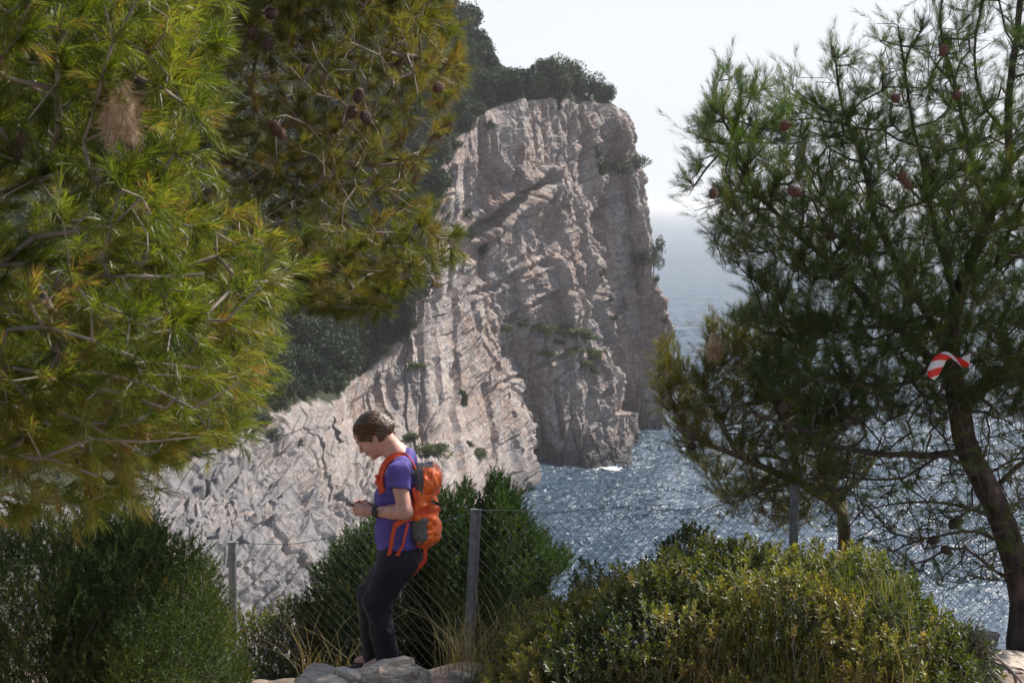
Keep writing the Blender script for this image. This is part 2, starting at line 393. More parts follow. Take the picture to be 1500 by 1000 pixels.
# ------------------------------------------------------------------ the setting: sea cliff and wooded hill
def K(h3, h2, rim, m1, m2, m3, foot):
    r = [P(*h3), P(*h2), P(*rim), P(*m1), P(*m2), P(*m3), PZ(foot[0], foot[1], -2.0)]
    return np.array(r)
COLS = [
 K((-150,-150,330),(-150,300,230),(-100,770,112),(-60,850,106),(-20,940,98),(40,1080,90),(60,80)),
 K((80,-180,360),(100,330,250),(150,735,140),(180,790,135),(210,850,127),(250,950,117),(300,100)),
 K((220,-200,400),(260,330,300),(290,660,190),(315,702,178),(345,748,160),(380,830,140),(430,118)),
 K((330,-200,420),(360,340,335),(382,622,225),(405,668,217),(430,725,196),(470,830,158),(540,140)),
 K((360,-190,425),(390,345,338),(425,596,246),(440,640,238),(455,715,214),(492,815,172),(565,150)),
 K((420,-180,430),(450,340,345),(492,592,262),(494,632,256),(500,700,238),(530,800,195),(600,170)),
 K((450,-175,435),(490,320,350),(520,560,285),(522,600,279),(530,670,262),(560,770,220),(630,190)),
 K((480,-170,440),(520,300,356),(580,500,298),(574,562,291),(577,645,276),(605,745,240),(665,215)),
 K((520,-160,445),(570,230,364),(608,400,307),(614,480,302),(630,580,293),(660,680,275),(705,255)),
 K((560,-130,450),(600,120,378),(640,240,320),(642,370,315),(655,500,310),(695,625,302),(742,293)),
 K((610,-70,440),(655,80,368),(690,190,336),(689,370,331),(735,510,327),(768,615,323),(784,318)),
 K((640,-40,440),(680,85,375),(704,170,345),(700,370,344),(742,500,350),(776,615,356),(770,358)),
 K((690,60,450),(740,110,385),(758,148,356),(765,330,352),(790,480,354),(808,600,354),(815,353)),
 K((770,120,460),(815,128,398),(825,146,378),(832,330,371),(850,470,364),(864,600,358),(868,353)),
 K((830,150,460),(858,140,412),(866,152,396),(880,330,388),(900,480,377),(918,600,366),(926,358)),
 K((840,155,465),(862,142,420),(872,152,403),(884,330,402),(903,480,403),(914,590,407),(916,409)),
 K((860,160,470),(880,148,424),(890,152,406),(916,300,406),(941,450,408),(948,560,409),(948,407)),
 K((870,170,475),(893,160,440),(906,160,410),(946,285,409),(982,460,409),(983,560,409),(976,408)),
 K((860,175,480),(880,170,470),(888,165,455),(922,290,455),(955,460,452),(955,560,452),(945,450)),
 K((780,180,620),(790,175,600),(800,170,590),(830,290,585),(860,460,580),(860,560,580),(850,575)),
]
def build_cliff():
    C = np.array(COLS)                                  # (ncol, 7, 3)
    # vertical resample
    nv = [26, 40, 110, 110, 110, 110]
    def cat1(a, b, c, d, t): return .5*(2*b+(c-a)*t+(2*a-5*b+4*c-d)*t*t+(3*b-a-3*c+d)*t**3)
    rows = []; hill = []
    L = C.shape[1]
    for i in range(L-1):
        a = C[:, max(i-1, 0)]; b = C[:, i]; c = C[:, i+1]; d = C[:, min(i+2, L-1)]
        ts = np.arange(nv[i])/nv[i] if i < L-2 else np.linspace(0, 1, nv[i])
        for t in ts:
            cr = cat1(a, b, c, d, t); ln = b*(1-t)+c*t
            rows.append(.5*cr+.5*ln); hill.append(np.clip((2.03-(i+t))/.16, 0, 1))
    V = np.array(rows); hill = np.array(hill)           # (nv, ncol, 3)
    cols = []
    for j in range(V.shape[1]-1):
        dist = np.linalg.norm(V[200:, j+1]-V[200:, j], axis=1).mean()
        n = int(max(6, min(200, dist/(.34 if j > 6 else .2))))
        if j >= 18: n = 40
        a = V[:, max(j-1, 0)]; b = V[:, j]; c = V[:, j+1]; d = V[:, min(j+2, V.shape[1]-1)]
        ts = np.arange(n)/n if j < V.shape[1]-2 else np.linspace(0, 1, n)
        for t in ts: cols.append(.45*cat1(a, b, c, d, t)+.55*(b*(1-t)+c*t))
    G = np.array(cols).transpose(1, 0, 2)               # (rows, cols, 3)
    H = hill[:, None]*np.ones(G.shape[1])[None]
    du = np.gradient(G, axis=1); dv = np.gradient(G, axis=0); nn = nrm(np.cross(dv, du))
    # outward: towards the open bay (camera side)
    flip = (nn*(np.array([30., 100., 60.])-G)).sum(-1, keepdims=True) < 0
    vis = np.where(np.median(flip), -1, 1); nn = nn*vis
    for ax, wn in ((0, 45), (1, 11), (0, 45), (1, 11)):      # smooth normals
        pad = [(0, 0)]*3; pad[ax] = (wn+1, wn)
        cs = np.cumsum(np.pad(nn, pad, mode='edge'), axis=ax)
        n_ = nn.shape[ax]; nn = nrm(np.take(cs, np.arange(2*wn+1, 2*wn+1+n_), axis=ax)-np.take(cs, np.arange(n_), axis=ax))
    p = G
    # tilted bedding: beds climb to the right
    along = p[..., 0]*.75+p[..., 1]*.35
    w = p*np.array([1/24, 1/24, 1/36.])
    s = p[..., 2]*.93-along*.36+1.2*fbm(p/22., 2, 15)
    sc = np.interp(p[..., 1], [100, 240, 330], [.5, .75, 1.])
    D = 2.2*fbm(w, 2, 3)/sc
    def stepn(b, seed, blk, wd=.16):
        """height that is flat inside each bed and drops quickly between beds"""
        fr = b-np.floor(b); ix = np.floor(b).astype(np.int64); z0 = np.zeros_like(ix)
        t = np.clip((fr-(1-wd))/wd, 0, 1); t = t*t*(3-2*t)
        return _hash(ix, z0, blk, seed)*(1-t)+_hash(ix+1, z0, blk, seed)*t-.5
    def facets(q, seed, wd):
        """polygonal blocks with tilted flat faces; returns height and crack mask"""
        d1, d2, cid = worley(q, seed); e = np.clip((d2-d1)/wd, 0, 1); return (cid-.5)*(e*e*(3-2*e)), 1-e
    near = np.clip((270-p[..., 1])/60, 0, 1)
    wp = .5*np.stack([fbm(p/9., 2, 41), fbm(p/9., 2, 42), fbm(p/9., 2, 43)], -1)
    pil = np.stack([p[..., 0]/(8*sc), p[..., 1]/(8*sc), p[..., 2]/(52*sc)], -1)+wp*.16     # tall pillars between vertical cracks
    h, c = facets(pil, 2, .12); D += (3.9*h-1.3*c)*(1-.35*near)
    h, c = facets(pil*2.3+5, 4, .16); D += (1.3*h-.45*c)*(1-.1*near)
    mask = np.clip(.6+1.2*fbm(p/30., 2, 21), .1, 1.2)
    bb = s/(3.6*sc) if np.ndim(sc) == 0 else s/3.6
    D += mask*1.9*stepn(bb, 5, np.floor(along/12.+fbm(p/20., 1, 8)).astype(np.int64), .14)
    D += mask*.62*stepn(s/1.15, 6, np.floor(along/5.+fbm(p/9., 1, 18)).astype(np.int64), .2)
    Z0 = np.zeros(p.shape[:-1], np.int64)
    s2 = p[..., 2]*.80-p[..., 0]*.58+.5*fbm(p/12., 2, 93)                                   # tilted slabs stepping down on the near slope
    D += near*(3.0*stepn(s2/3.4, 12, Z0, .12)+1.1*stepn(s2/1.05, 13, Z0, .2)+1.7*(1-2*np.abs(fbm(p/np.array([22., 22., 30.]), 2, 95))))
    q = np.stack([p[..., 0]/4.6, p[..., 1]/4.6, s/2.6], -1)/sc[..., None]+wp*.14
    h, c = facets(q, 3, .14); D += sc*(1.0*h-.30*c)*(1+.25*near)
    h, c = facets(q*2.4+3.3, 8, .18); D += sc*(.32*h-.12*c)
    D += .14*fbm(p/1.6, 3, 51, .5)
    # hollows: two caves and the long slanting overhang
    for cx, cy, Y, r, dep in ((812,345,366,4.4,6.5),(722,318,356,3.0,2.2),(590,640,240,2.,1.5)):
        c = P(cx, cy, Y); rr = np.linalg.norm((p-c)*np.array([1, .7, .8]), axis=-1)/r; D -= dep*np.exp(-rr**2)
    px, py = proj(p)
    for (x0, y0, x1, y1, wd, dep) in ((695,338,806,262,7,4.2),(700,430,800,385,4,1.3),(735,470,830,425,4,1.4),(740,560,830,520,3,1.),(395,735,480,690,4,1.2),(330,790,470,745,4,1.4),(250,760,420,650,4,1.3)):
        t = np.clip(((px-x0)*(x1-x0)+(py-y0)*(y1-y0))/((x1-x0)**2+(y1-y0)**2), 0, 1)
        dd = np.hypot(px-x0-t*(x1-x0), py-y0-t*(y1-y0)); ok = (p[..., 1] < 375)
        D -= np.where(ok, dep*np.exp(-(dd/wd)**2)-.5*dep*np.exp(-((dd-2.2*wd)/wd)**2), 0)
    RF = (1-.65*np.exp(-np.clip(np.arange(G.shape[0])-66, 0, None)/14.))[:, None]
    for pts, wd, dep, y0, y1 in (([(662,250),(660,330),(668,470),(672,600),(690,690)],3.2,2.6,240,345),([(690,250),(692,380),(706,470),(738,540)],4,3.,300,345),([(872,160),(884,240),(886,380),(897,470),(914,600)],4,4.5,350,430),
            ([(716,190),(722,330)],3,1.6,300,400),([(500,585),(505,640)],4,2.2,150,260),([(560,540),(572,600),(578,660)],4,2.,150,300),([(640,420),(636,520),(650,600)],3,1.8,200,345),([(838,150),(842,235)],3,2.2,300,400),
            ([(800,160),(806,240)],3,1.6,300,400),([(760,170),(752,240)],3,1.8,300,400),([(925,260),(930,350),(945,430)],3,1.8,380,420),([(850,400),(862,480),(876,560)],3.5,1.8,340,400),([(720,560),(735,640),(742,700)],3,1.8,250,335),([(820,560),(826,640)],3,1.4,340,370)):
        for (x0, ya), (x1, yb) in zip(pts[:-1], pts[1:]):
            xx = px+2.2*fbm(np.stack([py/23., px*0+x0, px*0], -1), 3, 7)
            t = np.clip(((xx-x0)*(x1-x0)+(py-ya)*(yb-ya))/((x1-x0)**2+(yb-ya)**2), 0, 1); dd = np.hypot(xx-x0-t*(x1-x0), py-ya-t*(yb-ya))
            g = dep*np.clip(1-dd/(wd*1.6), 0, 1)**.7; Dg = np.where((p[..., 1] > y0) & (p[..., 1] < y1), g, 0); gv = Dg if (x0, ya) == pts[0] else np.maximum(gv, Dg)
        D -= gv
    D = D*(1-.8*H)*np.interp(p[..., 1], [100, 250, 330, 360], [.6, .75, .85, 1.05])*RF
    G2 = G+nn*D[..., None]
    # rim: broken skyline
    G2[..., 2] += (1-H)*0
    nr, nc = D.shape; i = np.arange(nr-1)[:, None]*nc+np.arange(nc-1)[None]
    f = np.stack([i, i+nc, i+nc+1, i+1], -1).reshape(-1, 4)
    if vis < 0: f = f[:, ::-1]
    m, n, b, out = rock_mat('limestone_cliff', 1.0)
    # dark tide band at the foot; soil and scrub on the hill
    at = n.nodes.new('ShaderNodeAttribute'); at.attribute_name = 'tint'
    tc = n.nodes.new('ShaderNodeTexCoord').outputs['Object']; sep = n.nodes.new('ShaderNodeSeparateXYZ'); n.links.new(tc, sep.inputs[0])
    tn = tex(n, scale=.25, detail=5, vec=tc); ad = n.nodes.new('ShaderNodeMath'); ad.operation = 'MULTIPLY_ADD'
    n.links.new(tn.outputs[0], ad.inputs[0]); ad.inputs[1].default_value = -9.; n.links.new(sep.outputs[2], ad.inputs[2])
    mr = n.nodes.new('ShaderNodeMapRange'); n.links.new(ad.outputs[0], mr.inputs[0])
    for k_, v_ in ((1, -2.), (2, 5.), (3, .88), (4, 0.)): mr.inputs[k_].default_value = v_
    c = mixc(n, mr.outputs[0], out, (.085, .08, .085))
    hn = tex(n, scale=.35, detail=7, rough=.7, vec=tc); ha = n.nodes.new('ShaderNodeMath'); ha.operation = 'ADD'; n.links.new(hn.outputs[0], ha.inputs[0]); n.links.new(at.outputs['Fac'], ha.inputs[1])
    hr = ramp(n, ha.outputs[0], [(.78, (0, 0, 0)), (.86, (1, 1, 1))])
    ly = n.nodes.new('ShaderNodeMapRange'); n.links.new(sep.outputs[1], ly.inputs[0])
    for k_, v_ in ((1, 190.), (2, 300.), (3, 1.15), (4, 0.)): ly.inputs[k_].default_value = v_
    ln_ = tex(n, scale=.12, detail=9, rough=.72, vec=tc); lr = ramp(n, ln_.outputs[0], [(.34, (0, 0, 0)), (.50, (.78, .78, .78))])     # cliff and tree shade painted as grey blotches, stronger on the nearer slabs
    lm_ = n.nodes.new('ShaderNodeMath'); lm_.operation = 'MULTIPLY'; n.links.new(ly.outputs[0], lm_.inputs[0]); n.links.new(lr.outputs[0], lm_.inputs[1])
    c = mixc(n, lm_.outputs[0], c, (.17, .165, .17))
    c = mixc(n, hr.outputs[0], c, (.030, .034, .018))
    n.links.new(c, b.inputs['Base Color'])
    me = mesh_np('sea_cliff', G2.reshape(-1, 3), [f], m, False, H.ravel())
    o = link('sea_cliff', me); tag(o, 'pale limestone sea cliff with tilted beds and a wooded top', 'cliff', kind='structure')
    return G2, H
CLIFF, HILL = build_cliff()
CPX, CPY = proj(CLIFF); CPXf, CPYf, CYf = CPX.ravel(), CPY.ravel(), CLIFF[..., 1].ravel(); CF = CLIFF.reshape(-1, 3)
def on_cliff(px, py, r=4):
    k = np.where((np.abs(CPXf-px) < r) & (np.abs(CPYf-py) < r))[0]
    if len(k) == 0: return on_cliff(px, py, r*2) if r < 60 else None
    return CF[k[np.argmin(CYf[k])]]

# ------------------------------------------------------------------ near ground: path ledge above the drop
def ground_z(x, y):
    x = np.asarray(x, float); y = np.asarray(y, float)
    base = np.interp(y, [-30, 0, 5, 8.3, 8.9, 9.7, 11, 12.5, 14, 20, 45, 70], [-1.2, -1.6, -2.25, -2.74, -2.80, -2.95, -3.45, -4.3, -5.6, -13.5, -48, -75])
    q = np.stack([x, y, 0*x], -1)
    edge = np.clip((x-1.9)/.7, 0, 1)*np.clip((y-6.)/2., 0, 1)*np.clip((10.6-y)/.6, 0, 1)
    return CAMZ+base+.10*fbm(q/1.7, 3, 61)*1.0+.035*fbm(q/.35, 3, 62)+edge*.17
def build_ground():
    xs = np.concatenate([np.linspace(-60, -6, 50)[:-1], np.linspace(-6, 6, 260)[:-1], np.linspace(6, 60, 50)])
    ys = np.concatenate([np.linspace(-30, 4, 40)[:-1], np.linspace(4, 13, 220)[:-1], np.linspace(13, 70, 90)])
    X, Y = np.meshgrid(xs, ys); Z = ground_z(X, Y)
    nr, nc = X.shape; i = np.arange(nr-1)[:, None]*nc+np.arange(nc-1)[None]
    f = np.stack([i, i+1, i+nc+1, i+nc], -1).reshape(-1, 4)
    m, n, b = new_mat('stony_soil'); tc = n.nodes.new('ShaderNodeTexCoord').outputs['Object']
    t = tex(n, scale=1.3, detail=8, rough=.65, vec=tc); r = ramp(n, t.outputs[0], [(.35, (.13, .095, .065)), (.5, (.27, .20, .155)), (.62, (.40, .33, .28)), (.72, (.50, .43, .38))])
    v = tex(n, 'Voronoi', scale=14, vec=tc); n.links.new(r.outputs[0], b.inputs['Base Color']); b.inputs['Roughness'].default_value = .95
    q = bump(n, b, v.outputs['Distance'], .6, .02); bump(n, b, tex(n, scale=9, detail=8, vec=tc).outputs[0], .8, .03, q)
    o = link('ground', mesh_np('ground', np.stack([X, Y, Z], -1).reshape(-1, 3), [f], m, True)); tag(o, 'pinkish stony path ground on the cliff edge', kind='structure')
build_ground()

# ------------------------------------------------------------------ far trees and shrubs
def far_crown(seed, n=2600, leaf=.26, flat=.8, lobes=9, pine=False):
    """unit crown about 1 m radius at scale 1 = 3 m: many small leaf faces in uneven clumps"""
    r = np.random.default_rng(seed); pts = []; tint = []
    cs = r.normal(0, 1, (lobes, 3)); cs = nrm(cs)*r.uniform(.25, .75, (lobes, 1)); cs[:, 2] = np.abs(cs[:, 2])*.75+r.uniform(-.25, .3, lobes)
    if pine: cs[:, 2] = cs[:, 2]*.9+.1
    rs = r.uniform(.28, .5, lobes)
    for c, q in zip(cs, rs):
        m = n//lobes; d = nrm(r.normal(0, 1, (m, 3))); rad = q*r.uniform(.55, 1.08, (m, 1))*(1+.25*vnoise(d*2.5+c, seed)[:, None])
        x = c+d*rad*np.array([1, 1, flat]); pts.append(x); tint.append(np.clip(TM[seed % 5]+r.normal(0, .16)+r.normal(0, .12, m), 0, 1))
    p = np.concatenate(pts)*3.; t = np.concatenate(tint); m = len(p)
    a, b_ = nrm(r.normal(0, 1, (m, 3))), nrm(r.normal(0, 1, (m, 3))); s_ = leaf*r.uniform(.6, 1.3, (m, 1))
    c0 = np.cross(a, b_); c0 = nrm(c0)
    v = np.stack([p-a*s_, p+c0*s_*.7, p+a*s_*.9+b_*s_*.3], 1).reshape(-1, 3)
    return v, np.arange(3*m).reshape(-1, 3), np.repeat(t, 3), cs*3., rs*3.
TM = (.28, .5, .38, .68, .45)
FARV = []
def make_far(seed, kind):
    v, f, t, cs, rs = far_crown(seed, 3000 if kind != 'shrub' else 1500, .24 if kind != 'shrub' else .22, .85 if kind == 'pine' else .75, 11)
    if kind == 'pine': v = v*np.array([.95, .95, 1.15])+np.array([0, 0, 2.7]); cz = 2.7
    else: v = v+np.array([0, 0, 1.2]); cz = 1.2
    crown = mesh_np('crown', v, [f], MAT['farleaf'] if kind != 'lightshrub' else MAT['farleaf_light'], False, t)
    mb = MB(); tr = np.array([[0, 0, -1.2], [.1, 0, cz*.5], [-.1, .1, cz], [0, 0, cz+1.6]])
    mb.tube(tr, [.28, .22, .16, .06] if kind == 'pine' else [.12, .1, .08, .04], 6)
    for c in cs[:6]:
        e = c*.8+np.array([0, 0, cz]); mb.segs(np.array([[0, 0, cz*.7]]), [e], [.1], [.03], 4)
    return crown, mb.mesh('trunk', MAT['farwood'])
for k in range(5): FARV.append(make_far(100+k, 'pine'))
SHRV = [make_far(200+k, 'shrub') for k in range(3)]; LSHV = [make_far(300+k, 'lightshrub') for k in range(3)]
def put_far(var, loc, s, rz, name, label, cat, group=None, sz=1.):
    t = empty(name, loc); t.scale = (s, s, s*sz); t.rotation_euler = (0, 0, rz)
    for nm, me in (('crown', var[0]), ('trunk', var[1])):
        c = bpy.data.objects.new(nm, me); COL.objects.link(c); c.parent = t
    tag(t, label, cat, group); return t
rr = random.Random(3)
def scatter(poly, n, mind, rng):
    out = []; P_ = np.array(poly, float); lo, hi = P_.min(0), P_.max(0); tries = 0
    while len(out) < n and tries < 9000:
        tries += 1; x, y = rng.uniform(lo[0], hi[0]), rng.uniform(lo[1], hi[1])
        if not inpoly(np.array([x]), np.array([y]), poly)[0]: continue
        if all(math.hypot(x-a, y-b_) > mind for a, b_ in out): out.append((x, y))
    return out
# along the rim of the headland: roots at px, crown height in px
RIM = [(676,190,34),(694,178,40),(712,165,44),(733,150,40),(750,152,50),(766,150,62),(784,148,50),(800,148,70),(818,147,54),(836,148,66),(853,150,42),(868,150,50),(885,152,26),(896,156,34)]
ORD = 'first second third fourth fifth sixth seventh eighth ninth tenth eleventh twelfth thirteenth fourteenth'.split()
for i, (x, y, h) in enumerate(RIM):
    c = on_cliff(x, y); s = h/M2PX(c[1]+6)/5.6
    c = c+np.array([0, 3, 0])
    put_far(FARV[i % 5], c, s, rr.uniform(0, 6), 'rim_tree', '%s dark evergreen from the left in the row along the cliff rim' % ORD[i], 'tree', 'dark evergreens along the cliff rim')
for i, (x, y) in enumerate(scatter([(600,40),(640,-30),(690,40),(735,110),(760,128),(870,145),(740,140),(670,170),(620,240),(590,230)], 80, 10, rr)):
    c = on_cliff(x, y, 6); s = rr.uniform(28, 64)/M2PX(c[1])/5.6
    put_far(FARV[(i*2) % 5], c-np.array([0, 0, 1.2]), s, rr.uniform(0, 6), 'hill_tree', 'bushy green tree on the wooded hill behind the cliff rim', 'tree', 'trees covering the hill above the cliff')
for i, (x, y) in enumerate(scatter([(330,380),(600,230),(636,250),(622,330),(603,400),(596,450),(578,488),(540,520),(492,565),(430,585),(390,605),(330,600)], 120, 15, rr)):
    c = on_cliff(x, y, 6); s = rr.uniform(56, 90)/M2PX(c[1])/5.4
    put_far(FARV[(i*2+1) % 5], c-np.array([0, 0, 1.5]), s, rr.uniform(0, 6), 'gully_tree', 'dark pine in the shaded wood on the slope above the lower left rocks', 'tree', 'dark pines filling the slope behind the near pine')
for i, (x, y) in enumerate([(a, 655-(a-290)*.42+(15 if a < 400 else 0)) for a in range(262, 500, 17)]+[(a, 570-(a-500)*.9) for a in range(500, 600, 11)]):
    c = on_cliff(x+rr.uniform(-5, 5), y-6, 6); s = rr.uniform(26, 46)/M2PX(c[1])/5.4
    put_far(SHRV[i % 3], c-np.array([0, 0, .5*s]), s, rr.uniform(0, 6), 'edge_shrub', 'dark shrub along the edge between the lower left rocks and the shaded pines', 'shrub', 'shrubs along the edge of the lower left rocks')
def wood_cover():
    g = np.random.default_rng(404); ok = np.argwhere((HILL > .7) & (CLIFF[..., 1] < 470)); vs, ts = [], []
    k = ok[g.integers(0, len(ok), 8500)]; c = CLIFF[k[:, 0], k[:, 1]]; x, y = proj(c); m = (x > -500) & (x < 625-.0*y) & (y > -300) & ~((x > 560) & (y < 130)); c = c[m]
    for q in c:
        n_ = 60; r_ = g.uniform(1.2, 2.8); d = nrm(g.normal(0, 1, (n_, 3))); pt = q+np.array([0, 0, r_*.45])+d*r_*g.uniform(.6, 1.05, (n_, 1))*np.array([1, 1, .75])
        a, b_ = nrm(g.normal(0, 1, (n_, 3))), nrm(g.normal(0, 1, (n_, 3))); s_ = g.uniform(.35, .75, (n_, 1))
        vs.append(np.stack([pt-a*s_, pt+b_*s_*.7, pt+a*s_], 1).reshape(-1, 3)); ts.append(np.full(n_*3, np.clip(.4+.25*g.normal(), 0, 1)))
    v = np.concatenate(vs); o = link('scrub_wood', mesh_np('scrub_wood', v, [np.arange(len(v)).reshape(-1, 3)], MAT['farleaf'], False, np.concatenate(ts)))
    tag(o, 'dense low green scrub covering the slope of the hill', kind='stuff')
wood_cover()
def ledge(x, y, w, h, name, label, cat='shrub', light=False, group=None, n=1, spread=8):
    for k in range(n):
        px, py = x+rr.uniform(-spread, spread)*(n > 1), y+rr.uniform(-spread, spread)*.5*(n > 1)
        c = on_cliff(px, py, 3); s = w/M2PX(c[1])/5.4*rr.uniform(.85, 1.1)
        V = (LSHV if light else SHRV)[rr.randrange(3)]
        put_far(V, c+np.array([0, -.1*s, -1.0*s]), s, rr.uniform(0, 6), name, label, cat, group, h/w*1.2)
ledge(934, 243, 50, 34, 'ledge_shrub', 'dark shrub at the outer end of the high ledge on the headland')
ledge(908, 250, 46, 26, 'ledge_shrub', 'dark shrub in the middle of the high ledge on the headland')
ledge(884, 254, 34, 34, 'ledge_shrub', 'dark shrub at the inner end of the high ledge by the vertical crack')
ledge(876, 232, 16, 30, 'ledge_shrub', 'narrow shrub hanging in the vertical crack above the ledge')
ledge(940, 385, 48, 48, 'ledge_shrub', 'round dark bush halfway up the right edge of the cliff')
ledge(960, 388, 40, 56, 'ledge_shrub', 'upright dark bush standing out over the sea halfway up the cliff')
ledge(968, 412, 14, 16, 'ledge_shrub', 'small dark bush just under the upright one on the cliff edge')
ledge(902, 468, 20, 16, 'ledge_shrub', 'dark tuft low in the crack beside the outer headland')
ledge(973, 470, 12, 14, 'ledge_shrub', 'tiny dark bush low on the outer edge of the headland')
ledge(880, 410, 12, 24, 'ledge_shrub', 'thin green tuft in the long vertical crack')
ledge(898, 440, 14, 12, 'ledge_shrub', 'green tuft below the thin one in the vertical crack')
ledge(822, 150, 20, 30, 'ledge_shrub', 'shrub hanging down over the rim in the middle of the cliff top')
for a_i, a in enumerate(sorted(((700,160,34,36),(690,190,30,34),(668,215,28,30),(650,225,30,34),(632,250,34,40),(655,150,34,30),(720,185,20,18),(640,300,24,26),(620,330,30,30)))):
    ledge(*a, 'rim_shrub', '%s scrub bush from the left on the rocky rim beside the pine branches' % ORD[a_i], 'shrub', False, 'scrub bushes on the rim left of the cliff top')
ledge(692, 345, 22, 30, 'ledge_shrub', 'dark bush in the notch at the upper left of the cliff wall')
ledge(705, 370, 20, 26, 'ledge_shrub', 'dark bush just below the notch on the left wall')
ledge(686, 318, 16, 22, 'ledge_shrub', 'narrow bush at the top of the notch on the left wall')
ledge(682, 590, 22, 44, 'ledge_shrub', 'green hanging bush on the lower left buttress above the backpack', 'shrub', True)
ledge(612, 533, 30, 14, 'ledge_shrub', 'flat green tuft on the pale wall above the woman', 'shrub', True)
ledge(635, 660, 60, 36, 'ledge_shrub', 'wide olive bush on the wall right behind the backpack', 'shrub', True)
ledge(600, 640, 26, 20, 'ledge_shrub', 'small olive bush just left of the wide one behind the woman', 'shrub', True)
ledge(707, 665, 30, 22, 'ledge_shrub', 'low green bush at the foot of the left buttress', 'shrub', True)
ledge(690, 650, 16, 16, 'ledge_shrub', 'small bush just above the low one at the buttress foot', 'shrub', True)
ledge(400, 635, 34, 22, 'ledge_shrub', 'dark bush on the pale slab left of the woman', 'shrub')
ledge(441, 650, 22, 14, 'ledge_shrub', 'small dark bush further right on the pale slab', 'shrub')
ledge(455, 560, 44, 26, 'ledge_shrub', 'light green scrub at the lower edge of the shaded pines', 'shrub', True)
ledge(420, 590, 34, 22, 'ledge_shrub', 'yellowish scrub on the rim over the pale slab', 'shrub', True)
for x, y, w, h in ((745,480,14,10),(765,475,16,10),(790,482,18,14),(805,478,20,14),(826,480,24,16),(845,488,20,14),(860,492,18,14),(815,498,22,12),(838,506,22,12),(868,515,14,12),(878,520,14,18),(800,515,14,8),(856,530,14,12),(870,545,10,12)):
    ledge(x, y+rr.uniform(-4, 4), w*1.9, h*1.4, 'slope_tuft', 'low green tuft on the grassy shelf in the middle of the cliff', 'shrub', True, 'green tufts on the shelf in mid cliff')

# ------------------------------------------------------------------ branch growth and needles
class Tree:
    def __init__(s, seed):
        s.pos = []; s.par = []; s.dirn = []; s.minr = []; s.rng = np.random.default_rng(seed); s.tips = []
    def limb(s, pts, r0, r1, at=None, step=.12):
        """hand placed limb; starts from the nearest node already there when at is given"""
        c = resample(catmull(pts, 8), step); rad = np.linspace(r0, r1, len(c)); prev = -1
        w = .02*np.stack([fbm(c*3.+k*9, 2, k) for k in range(3)], -1)*min(1., r0*40); c = c+w
        if at is not None and s.pos:
            prev = int(np.argmin(np.linalg.norm(np.array(s.pos)-c[0], axis=1)))
        for i, q in enumerate(c):
            s.par.append(prev); s.pos.append(q); s.minr.append(rad[i]); d = c[min(i+1, len(c)-1)]-c[max(i-1, 0)]
            s.dirn.append(d/max(np.linalg.norm(d), 1e-6)); prev = len(s.pos)-1
    def grow(s, tips, step=.09, wig=.03, up=.15, angw=.5):
        cap = len(s.pos)+len(tips)*14; pos = np.zeros((cap, 3)); dr = np.zeros((cap, 3)); n = len(s.pos)
        pos[:n] = s.pos; dr[:n] = s.dirn
        base = pos[:n].copy()
        dist = np.array([np.min(np.sum((base-t)**2, 1)) for t in tips])
        for t in tips[np.argsort(dist+s.rng.uniform(0, .02, len(dist)))]:
            v = t-pos[:n]; L = np.linalg.norm(v, axis=1); cosv = np.einsum('ij,ij->i', v, dr[:n])/np.maximum(L, 1e-6)
            k = int(np.argmin(L*(1+angw*(1-cosv)))); L0 = L[k]
            if L0 < .02: continue
            m = min(12, max(1, int(L0/step))); a = pos[k]; d0 = dr[k]
            c1 = a+d0*L0*.3; c2 = t-np.array([0, 0, up])*L0*.6; tt = (np.arange(1, m+1)/m)[:, None]
            q = a*(1-tt)**3+3*c1*tt*(1-tt)**2+3*c2*tt*tt*(1-tt)+t*tt**3
            q[:-1] += s.rng.normal(0, wig*min(1., L0*2), (m-1, 3))*.35
            prev = k; pp = np.concatenate([a[None], q])
            for i in range(m):
                pos[n] = q[i]; d = pp[i+1]-pp[i]; dr[n] = d/max(np.linalg.norm(d), 1e-6)
                s.par.append(prev); s.minr.append(0.); prev = n; n += 1
            s.tips.append(n-1)
        s.pos = list(pos[:n]); s.dirn = list(dr[:n])
    def radii(s, leaf=.0022, ex=2.2):
        n = len(s.pos); a = np.zeros(n); par = np.array(s.par)
        ch = np.zeros(n, int)
        for p_ in par:
            if p_ >= 0: ch[p_] += 1
        for i in range(n-1, -1, -1):
            if ch[i] == 0: a[i] = max(a[i], leaf**ex)
            if par[i] >= 0: a[par[i]] += a[i]
        r = a**(1/ex); return np.minimum(np.maximum(r, np.array(s.minr)), .3)
    def wood(s, mat_thick, mat_thin, leaf=.0022, cap=.05, thick=.03, k=5):
        """mesh for the limbs; returns (thick MB, thin MB)"""
        pos = np.array(s.pos); par = np.array(s.par); r = s.radii(leaf); mr = np.array(s.minr)
        r = np.where(mr > 0, np.minimum(r, mr*1.15), np.minimum(r, cap))
        s.r = r; i = np.where(par >= 0)[0]; a, b_ = pos[par[i]], pos[i]; ra, rb = np.minimum(r[par[i]], r[i]*1.6), r[i]
        big = rb > thick; T, t_ = MB(), MB()
        T.segs(a[big]-(b_-a)[big]*.08, b_[big]+(b_-a)[big]*.08, ra[big], rb[big], 9); t_.segs(a[~big], b_[~big], ra[~big], rb[~big], k)
        return T, t_
